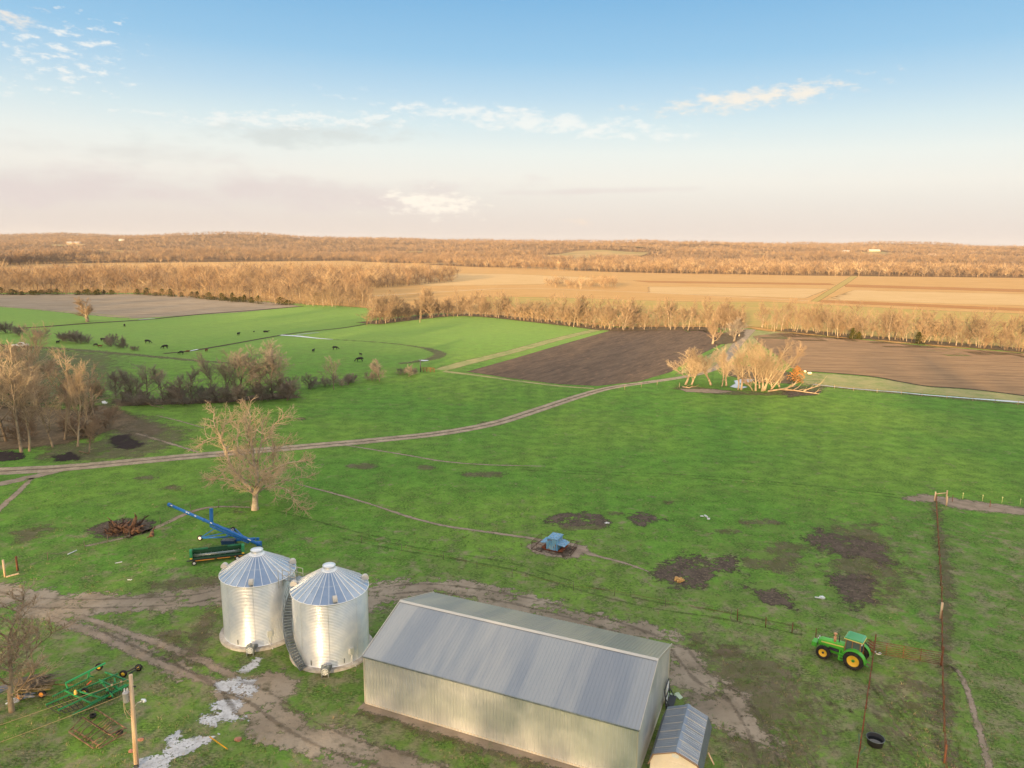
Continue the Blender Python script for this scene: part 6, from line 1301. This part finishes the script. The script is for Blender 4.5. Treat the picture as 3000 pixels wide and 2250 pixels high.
# ------------------------------------------------------------------ utility pole, wires
def pole():
    b = at(400, 2245); top = Vector((-.0, 0, 0)); o = thing('utility_pole', 'wooden utility pole with grey transformer and lamp at the lower left', 'utility pole', b); H_ = 7.85
    tp = Vector(aty(383, 1980, b.y))-b; tp.z = H_
    P = lambda z: tp*(z/H_)
    MB().tube([P(0)+Vector((0, 0, -.2)), P(4), P(H_)], [.19, .17, .14], 16).build('post', m_wood, o)
    t = MB(); c = P(6.05)+Vector((-.42, -.05, 0)); t.lathe([(0, -.42), (.22, -.42), (.24, -.38), (.24, .3), (.26, .32), (.2, .4), (0, .43)], 22, c=c); t.bar(c+Vector((.2, 0, .15)), P(6.2), .06); t.bar(c+Vector((.2, 0, -.2)), P(5.85), .06)
    tr = t.build('transformer', pm('transformer_grey', (.5, .48, .47, 1), None, rough=.5), o); t = MB()
    for dx, dy, h in ((-.08, 0, .3), (.1, .08, .26)): t.lathe([(.05, 0), (.07, .05), (.04, .1), (.07, .15), (.04, .2), (.03, h)], 10, c=c+Vector((dx, dy, .42)))
    t.build('insulator', m_white, tr)
    w = MB(); w.tube([c+Vector((-.2, -.1, -.1)), c+Vector((-.18, -.1, -1.2)), c+Vector((-.02, -.1, -1.75)), P(4.2)+Vector((-.1, -.1, 0))], .018, 5); w.tube([c+Vector((-.1, -.12, -.3)), c+Vector((-.08, -.12, -1.0)), P(4.35)+Vector((-.12, -.1, 0))], .018, 5); w.tube([P(5.1)+Vector((-.05, -.15, 0)), P(4.9)+Vector((-.3, -.15, 0)), P(4.6)+Vector((-.05, -.15, 0))], .015, 5)
    w.build('lead_wire', m_wood, o)
    l = MB(); l.tube([P(5.2)+Vector((.15, 0, 0)), P(5.55)+Vector((.45, -.05, 0)), P(5.75)+Vector((.85, -.1, 0))], .03, 8)
    la = l.build('lamp_arm', m_rib, o); l = MB(); l.lathe([(.05, .1), (.1, .06), (.14, -.05), (.15, -.1), (0, -.13)], 16, c=P(5.78)+Vector((.98, -.1, 0))); l.box(P(5.8)+Vector((.88, -.1, .02)), (.28, .14, .12)); l.build('lamp_head', m_rib, la)
    k = MB(); k.tube([P(6.9)+Vector((0, 0, 0)), P(6.9)+Vector((.35, -.05, .03))], .03, 6); k.lathe([(.07, -.04), (.07, .04)], 10, c=P(6.9)+Vector((.3, -.05, 0))); k.box(P(0)+Vector((.1, -.2, .12)), (.3, .12, .3)); k.build('bracket', m_dark, o)
    return b, P
PB, PP = pole()
def wire(name, label, a, b_, sag, r, mat, beads=0):
    a = V3(a); b_ = V3(b_); n = 24; m = MB(); m.tube([(b_-a)*(i/n)-Vector((0, 0, sag*4*(i/n)*(1-i/n))) for i in range(n+1)], r, 6)
    o = m.build(name, mat, None, a); tag(o, label, 'wire')
    if beads:
        q = MB()
        for t in (.05, .1): c = (b_-a)*t; q.lathe([(.03, -.07), (.07, -.05), (.07, .05), (.03, .07)], 10, c=c)
        q.build('insulator', m_wood, o)
m_wire = pm('cable', sr(190, 160, 110), None, rough=.6)
wire('power_line', 'upper overhead wire running left from the top of the utility pole', PB+PP(7.55), at(-260, 2210, 7.2), .1, .02, m_wire, 1)
wire('power_line', 'lower overhead wire running left from the grey transformer', PB+PP(6.1)+Vector((-.6, -.05, .1)), at(-260, 2268, 5.9), .1, .02, m_wire)
ga = at(667, 2195, 0); gt = PB+PP(7.15)+Vector((.12, 0, 0)); wire('guy_wire', 'thin taut guy wire slanting right from the utility pole to the ground', gt, ga.lerp(gt, .02), 0, .017, pm('guy_cable', sr(130, 150, 90), None))
g0 = ga.lerp(gt, .0); g1_ = ga.lerp(gt, .2); wire('guy_guard', 'yellow plastic guard on the foot of the guy wire', g0, g1_, 0, .045, pm('guard_yellow', (.85, .42, .03, 1), None))
# ------------------------------------------------------------------ fences
m_post = pm('steel_post', sr(138, 88, 62), sr(104, 68, 50), 2, .9)
def fence(label, pts, step, h, wires, r, postr, mat=m_post, name='wire_fence', wmat=None, jit=.05, wr=.011):
    """pts: world points; posts are parts, every run of wire one part"""
    P = [V3(p) for p in pts]; b = P[0]; o = thing(name, label, 'fence', b); R = random.Random(len(pts)+int(b.x*10)); tops = []
    for i in range(len(P)-1):
        L = (P[i+1]-P[i]).length; n = max(1, int(round(L/step)))
        for k in range(n+(i == len(P)-2)): tops.append(P[i].lerp(P[i+1], k/n))
    c = 0
    for q in tops:
        if c < 100:
            e = Vector((R.gauss(0, jit), R.gauss(0, jit), 0)); m = MB(); m.tube([q-b-Vector((0, 0, .1)), q-b+e+Vector((0, 0, h*R.uniform(.92, 1.08)))], postr, 6); m.build('post', mat, o)
        c += 1
    for z in wires:
        m = MB(); m.tube([q-b+Vector((0, 0, z)) for q in tops], wr, 4, False); m.build('wire', wmat or m_rust, o)
    return o
fence('rusty wire fence running straight down the right side of the pasture past the gate', [at(2742, 1472), at(2748, 1600), at(2757, 1750), at(2758, 1860), at(2758, 1950), at(2762, 2080), at(2770, 2290)], 3.4, 1.35, (.3, .6, .9, 1.2), 0, .045)
fence('low wire fence leading off right from the corner post', [at(2742, 1468), at(2790, 1470), at(2900, 1486), at(3060, 1508)], 5, 1.2, (.4, .8, 1.1), 0, .05, wmat=m_dark)
for i, px in enumerate((2820, 2878, 2935, 2988)):
    m = MB(); m.tube([(0, 0, 0), (0, 0, 1.)], .035, 6); m.box((0, 0, 1.0), (.12, .12, .14)); o = m.build('marker_stake', pm('pale_yellow', sr(224, 220, 150), None), None, at(px, 1462+i*6)); tag(o, 'small pale marker stake in the pasture above the corner fence', 'stake', 'pale stakes in a row above the corner fence')
def corner():
    b = at(2738, 1468); o = thing('corner_brace', 'weathered wooden corner brace where two fences meet at the right', 'fence corner', b); c = Vector(at(2772, 1464))-b
    for q in (Vector((0, 0, 0)), c, Vector((.6, -2.2, 0))): MB().tube([q-Vector((0, 0, .1)), q+Vector((0, 0, 1.6))], .11, 8).build('post', m_wood, o)
    MB().tube([Vector((0, 0, 1.2)), c+Vector((0, 0, 1.2))], .07, 7).build('rail', m_wood, o); MB().tube([Vector((0, 0, .2)), c+Vector((0, 0, 1.1))], .02, 5).build('brace_wire', m_rust, o)
corner()
m = MB(); m.tube([(0, 0, -.1), (0, 0, 1.9)], .12, 8); o = m.build('fence_post', m_wood, None, at(2755, 1812)); tag(o, 'pale wooden post in the right fence above the gate', 'fence post')
def gate():
    a = at(2556, 1914); b = at(2756, 1950); o = thing('pipe_gate', 'rust-red pipe gate between the tractor and the right fence', 'gate', a, 0); d = Vector(b)-a; f = MB()
    for z in (.12, .3, .48, .68, .9, 1.12, 1.35): f.tube([Vector((0, 0, z)), d+Vector((0, 0, z))], .028, 6)
    f.build('rail', m_post, o)
    for u in (.0, .2, .45, .7, .995): MB().tube([d*u+Vector((0, 0, .08)), d*u+Vector((0, 0, 1.38))], .035, 6).build('upright', m_post, o)
    a2 = Vector(at(2548, 1906))-a
    for k in range(3): f = MB(); [f.tube([Vector((-.05*k, 0, z)), a2*1.6+Vector((-.1*k, 0, z))], .025, 5) for z in (.2, .5, .8, 1.1)]; f.build('stacked_panel', m_rust, o)
gate()
def pipe_fence():
    a = at(2560, 1914); b = at(2506, 2290); o = thing('pipe_fence', 'rusty pipe rail fence running from the gate down past the black tank', 'fence', a); d = Vector(b)-a; n = 6
    for k in range(n+1): q = d*(k/n); h = 2.1 if k == 0 else 1.45; MB().tube([q-Vector((0, 0, .1)), q+Vector((0, 0, h))], .06, 8).build('post', m_post, o)
    for z in (.5, .95, 1.4): MB().tube([Vector((0, 0, z)), d+Vector((0, 0, z))], .04 if z > 1.3 else .022, 6).build('rail', m_rust, o)
pipe_fence()
for (px, py, h, lab) in ((2757, 1950, 2., 'tall rusty post where the pipe gate meets the right fence'), (2766, 2235, 1.6, 'orange rusty post low in the right fence')):
    m = MB(); m.tube([(0, 0, -.1), (0, 0, h)], .08, 8); m.lathe([(.1, h-.02), (.06, h+.05), (0, h+.07)], 8); o = m.build('gate_post', m_post, None, at(px, py)); tag(o, lab, 'fence post')
b = at(2518, 2215); m = MB(); m.bar((0, 0, .1), (.25, .9, 1.35), .04, .3); m.bar((0, .1, 0), (.1, -.6, 1.3), .03, .12); o = m.build('green_panel', pm('faded_green', sr(120, 150, 110), sr(90, 120, 90), 3), None, b); tag(o, 'faded green strip leaning on the rusty pipe fence', 'panel')
def tank():
    b = at(2563, 2180); o = thing('stock_tank', 'round black rubber water tank inside the fenced lane', 'water tank', b); m = MB()
    m.lathe([(0, 0), (.58, 0), (.66, .5), (.70, .56), (.70, .6), (.64, .6), (.58, .1), (0, .1)], 36); m.build('tub', pm('black_rubber', (.03, .03, .032, 1), None, rough=.6), o); MB().lathe([(.655, .585), (.705, .61), (.71, .58)], 36).build('rim', pm('tank_rim', (.2, .24, .24, 1), None, rough=.5), o); MB().lathe([(0, .3), (.6, .3)], 30).build('water', pm('dark_water', (.012, .014, .016, 1), None, rough=.05, spec=.8), o)
tank()
fence('three rust-red posts with sagging wire left of the tractor', [at(2160, 1818), at(2243, 1838), at(2320, 1855), at(2390, 1872)], 3.2, 1.3, (.5, .9), 0, .05, wr=.006)
fence('old wire fence half hidden in the grass between feeder and barn', [at(1060, 1590), at(1300, 1640), at(1500, 1690), at(1680, 1730), at(1800, 1745), at(1950, 1775), at(2140, 1812)], 6.5, 1.0, (.6,), 0, .03, mat=m_bark_dark)
fence('netting fence with thin posts running from the left edge to the lone oak', [at(52, 1672), at(140, 1642), at(250, 1608), at(380, 1572), at(470, 1535), at(560, 1500), at(640, 1487), at(735, 1488)], 3.6, 1.15, (.2, .4, .6, .8, 1.05), 0, .04, mat=m_bark_dark, wmat=m_dark, wr=.008)
for (px, py, h, mt, lab) in ((15, 1690, 2.2, m_wood, 'pale wooden gate post at the left edge beside the driveway'), (52, 1672, 1.9, m_post, 'rusty corner post at the left end of the netting fence')):
    m = MB(); m.tube([(0, 0, -.1), (0, 0, h)], .12, 8); o = m.build('gate_post', mt, None, at(px, py)); tag(o, lab, 'fence post')
plank('wooden_beam', 'grey beam lying on the grass at the foot of the pale gate post', 'beam', at(18, 1690, .1), at(55, 1680, .1), .15, .15, m_wood)
plank('white_pipe', 'white pipe length lying in the netting enclosure', 'pipe', at(198, 1624, .1), at(225, 1612, .1), .1, .1, m_white)
plank('white_pipe', 'short white rod on the grass left of the green header', 'pipe', at(337, 1650, .08), at(358, 1646, .08), .08, .08, m_white)
fence('long fence of thin posts beside the standing water below the dry strip', [at(2390, 1132), at(2500, 1145), at(2640, 1156), at(2700, 1162), at(2850, 1175), at(3050, 1194)], 6, 1.3, (.5, 1.), 0, .06, mat=m_bark, wr=.02)
fence('short rusty gate rails beside the muddy ditch crossing', [at(1232, 1090), at(1250, 1090), at(1272, 1091)], 1.2, 1.5, (.4, .8, 1.2, 1.45), 0, .09, wr=.05)
m = MB(); m.tube([(0, 0, -.1), (0, 0, 4.)], .16, 8); o = m.build('tall_post', m_dark, None, at(1232, 1090)); tag(o, 'tall dark post left of the short rusty gate at the ditch', 'post')
fence('thin bare fence stakes along the dirt road beyond the plowed field', [at(1830, 1142), at(1925, 1128), at(1990, 1135)], 8, 1.4, (), 0, .07, mat=m_bark)
# ------------------------------------------------------------------ cattle
def cow_mesh(name, lying, graze, mat):
    sk = {0: (-.75, 0, 1.12, .33), 1: (-.3, 0, 1.12, .40), 2: (.25, 0, 1.1, .40), 3: (.7, 0, 1.15, .34), 4: (1.0, 0, 1.2 if not graze else 1.0, .2), 5: (1.25, 0, 1.4 if not graze else .62, .15), 6: (1.45, 0, 1.38 if not graze else .38, .14), 7: (1.72, 0, 1.25 if not graze else .14, .09)}
    E = [(0, 1), (1, 2), (2, 3), (3, 4), (4, 5), (5, 6), (6, 7)]; k = 8
    for (x, par, hind) in ((-.72, 0, 1), (.62, 3, 0)):
        for s in (-1, 1):
            pts = [(x, s*.2, .85, .18), (x+(.12 if hind else .02), s*.21, .62, .11), (x-(.1 if hind else 0), s*.21, .36, .07), (x, s*.21, .03, .075)]; prev = par
            for p in pts: sk[k] = p; E.append((prev, k)); prev = k; k += 1
    sk[k] = (-1.08, 0, 1.2, .06); E.append((0, k)); sk[k+1] = (-1.16, 0, .6, .035); E.append((k, k+1)); k += 2
    for s in (-1, 1): sk[k] = (1.4, s*.24, (1.45 if not graze else .5), .035); E.append((6, k)); k += 1
    dz = -.62 if lying else 0
    me = bpy.data.meshes.new(name); V = [(x, y, max(z+dz, .06)) for (x, y, z, r) in (sk[i] for i in range(k))]; me.from_pydata(V, E, [])
    o = bpy.data.objects.new(name, me); COL.objects.link(o); o.modifiers.new('s', 'SKIN'); sv = me.skin_vertices[0].data
    for i in range(k): sv[i].radius = (sk[i][3]*.85, sk[i][3]); sv[i].use_root = (i == 1)
    o.modifiers.new('u', 'SUBSURF').levels = 1; dg = bpy.context.evaluated_depsgraph_get(); m2 = bpy.data.meshes.new_from_object(o.evaluated_get(dg)); bpy.data.objects.remove(o)
    m2.materials.clear(); m2.materials.append(mat); m2.polygons.foreach_set('use_smooth', [True]*len(m2.polygons)); return m2
m_cow = pm('black_hide', (.012, .011, .011, 1), (.02, .018, .016, 1), 2, .6); m_calf = pm('red_hide', (.16, .05, .025, 1), None, rough=.8)
CM = dict(g=cow_mesh('cow', False, True, m_cow), s=cow_mesh('cow', False, False, m_cow), l=cow_mesh('cow', True, False, m_cow), c=cow_mesh('calf', False, False, m_calf))
for (px, py, k, rz, sc, lab) in [(365, 957, 'g', 2.2, 1.15, 'black cow alone in the upper left of the green field'), (302, 1000, 's', 0, 1.15, 'black cow standing behind the grey hedge bushes'), (433, 1006, 'g', 0, 1.25, 'black cow grazing in the open right of the hedge bushes'), (484, 1022, 'g', 3.1, 1.3, 'large black cow grazing above the end of the ditch'),
                              (531, 1039, 'g', 2.8, 1.15, 'black cow beside the red calf at the ditch end'), (550, 1034, 'c', .4, .8, 'red calf beside the ditch end'), (699, 983, 's', 1.4, 1.15, 'black cow seen end-on above the middle of the ditch'), (779, 974, 'l', .1, 1.25, 'black cow lying in the grass above the ditch'), (744, 973, 'l', 1.6, .7, 'tiny black calf lying between two cows above the ditch'),
                              (281, 1015, 'g', 2.9, 1., 'black cow partly behind bushes left of the hedge gap'), (170, 1007, 's', 1.5, 1., 'black cow at the far left end of the hedge bushes'), (918, 1032, 's', 1.4, 1., 'black cow seen end-on below the white water channel'), (982, 1025, 'g', .6, 1.2, 'black cow turned away right of the white water channel'),
                              (1054, 1060, 'g', 3.1, 1.35, 'nearest black cow grazing left of the muddy ditch bend'), (1057, 1042, 's', 2.4, .8, 'black calf just behind the nearest grazing cow'), (605, 1031, 'c', 1.4, .9, 'red calf close above the dusky thicket'), (293, 1018, 'c', .2, .8, 'red calf among the hedge bushes')]:
    o = bpy.data.objects.new('cow' if k != 'c' else 'calf', CM[k]); COL.objects.link(o); o.location = at(px, py); o.rotation_euler = (0, 0, rz); o.scale = (sc*.86,)*3; tag(o, lab, 'cow' if k != 'c' else 'calf', 'cattle grazing in the green fields')
# ------------------------------------------------------------------ distant farm buildings
def house(px, py, w, d, h, label, wall, roof, rz=.2, onhill=True, name='farm_building', wins=4):
    if onhill: x, y = hit(px, py); z = float(hillh(np.array(x), np.array(y)))
    else: p = at(px, py); x, y, z = p.x, p.y, 0
    o = thing(name, label, 'building', (x, y, z), rz)
    MB().prism([(-d/2, -1), (-d/2, h), (0, h+d*.28), (d/2, h), (d/2, -1)], 0, -w/2, w/2).build('wall', wall, o)
    r = MB(); k = .56
    for s in (-1, 1): r.add([(-w/2-.5, s*(d/2+.5), h-.28), (w/2+.5, s*(d/2+.5), h-.28), (w/2+.5, 0, h+d*.28+.1), (-w/2-.5, 0, h+d*.28+.1), (-w/2-.5, s*(d/2+.5), h-.1), (w/2+.5, s*(d/2+.5), h-.1), (w/2+.5, 0, h+d*.28+.35), (-w/2-.5, 0, h+d*.28+.35)], [(0, 1, 2, 3), (4, 5, 6, 7), (0, 1, 5, 4), (1, 2, 6, 5), (3, 0, 4, 7)])
    r.build('roof', roof, o)
    for i in range(wins): MB().box((-w/2+w*(i+.5)/wins, -d/2-.03, h*.55), (1.4, .1, 1.5)).build('window', m_dark, o)
mw = pm('white_wall', (.5, .48, .45, 1)); mg = pm('grey_roof', (.36, .34, .33, 1)); mo = pm('orange_wall', (.42, .27, .17, 1))
house(218, 716, 50, 14, 6, 'long low farm building with orange wall on the far left slope', mo, mg, .1, True, 'farm_building', 6)
house(366, 756, 12, 9, 5, 'small white farmhouse at the end of the pale field lane far left', mw, mg, .3, False, 'farmhouse', 3)
house(2478, 741, 26, 12, 5, 'white farmhouse among the woods on the far right hill', mw, pm('white_roof', (.5, .5, .5, 1)), .1, True, 'farmhouse', 4)
house(2560, 739, 40, 12, 6, 'long pale barn right of the white farmhouse on the far hill', mo, mw, .1, True, 'farm_building', 4)
house(2730, 750, 22, 10, 5, 'low pale building on the far right slope', mw, mo, .1, True, 'farm_building', 3)
house(357, 706, 20, 10, 5, 'small pale barn on the far left ridge', mw, mg, .2, True, 'farm_building', 3)
b = at(60, 1017); o = thing('parked_pickup', 'white pickup parked behind the left grove', 'pickup', b, .3)
MB().prism([(-2.6, .5), (-2.6, 1.1), (-.6, 1.15), (-.3, 1.8), (1.0, 1.8), (1.4, 1.2), (2.6, 1.1), (2.7, .5)], 1, -.95, .95).build('body', m_white, o); MB().prism([(-.4, 1.2), (-.2, 1.7), (.9, 1.7), (1.2, 1.2)], 1, -.97, .97).build('window', m_dark, o)
for x in (-1.7, 1.7):
    for y in (-.9, .9): MB().lathe([(0, -.12), (.38, -.12), (.4, 0), (.38, .12), (0, .12)], 16, c=(x, y, .4), axis='Y').build('wheel', m_black, o)

# ------------------------------------------------------------------ grass tufts in the near pasture
def tufts():
    R = np.random.default_rng(77); n = 26000; y = 47+R.random(n)**1.6*75; x = R.uniform(-1, 1, n)*(y*.78+6)
    dens = np.sin(x*.31+2)*np.sin(y*.27)+.7*np.sin(x*.9+y*.6)+R.normal(0, .7, n); ok = dens > -.3
    for P in BARE: D, T, ins = segdist(x, y, P, True); ok &= ~(ins & (D > .3))
    # keep the buildings clear
    c, q = cos(-.396), sin(-.396); bx = (x+12.65)*c+(y-57.05)*q; by = -(x+12.65)*q+(y-57.05)*c; ok &= ~((bx > -.3) & (bx < 24.6) & (by > -.5) & (by < 13))
    for gx, gy in ((-26.1, 69.21), (-17.79, 65.75)): ok &= np.hypot(x-gx, y-gy) > 4.3
    x, y = x[ok], y[ok]; n = len(x); B = 6
    X = np.repeat(x, B)+R.normal(0, .1, n*B); Y = np.repeat(y, B)+R.normal(0, .1, n*B); h = R.uniform(.06, .2, n*B)*np.repeat(R.uniform(.6, 1.5, n), B); a = R.uniform(0, 6.28, n*B); w = R.uniform(.012, .035, n*B)
    lx = R.normal(0, .5, n*B)*h; ly = R.normal(0, .5, n*B)*h; V = np.empty((n*B, 3, 3)); V[:, 0] = np.stack([X-np.cos(a)*w, Y-np.sin(a)*w, X*0-.01], 1); V[:, 1] = np.stack([X+np.cos(a)*w, Y+np.sin(a)*w, X*0-.01], 1); V[:, 2] = np.stack([X+lx, Y+ly, h], 1)
    mi = np.repeat((R.random(n)**1.5*3).astype(int), B)
    o = bpy.data.objects.new('grass', npmesh('grass', V.reshape(-1, 3), np.arange(n*B*3).reshape(-1, 3), [pm('blade_green', sr(84, 128, 56), sr(110, 140, 70), .5), pm('blade_olive', sr(124, 130, 78), sr(100, 110, 60), .5), pm('blade_straw', sr(176, 160, 122), sr(150, 134, 98), .5)], mi)); COL.objects.link(o); tag(o, 'scattered grass tufts and dead straw in the near pasture', 'grass', kind='stuff')
tufts()
# ------------------------------------------------------------------ haze
def haze():
    x0, x1, y0, y1, z0, z1 = -6000, 6000, -900, 7000, -2, 135
    o = MB().box(((x0+x1)/2, (y0+y1)/2, (z0+z1)/2), (x1-x0, y1-y0, z1-z0)).build('haze', bpy.data.materials.new('haze_air')); M = o.data.materials[0]; M.use_nodes = True; N = NT(M.node_tree)
    N.n.remove(N.n['Principled BSDF']); v = N.node('ShaderNodeVolumePrincipled'); v.inputs['Density'].default_value = 3.8e-5; v.inputs['Color'].default_value = (.92, .93, 1, 1); v.inputs['Anisotropy'].default_value = 0
    N.l.new(v.outputs[0], N.n['Material Output'].inputs['Volume']); tag(o, kind='stuff')
haze()
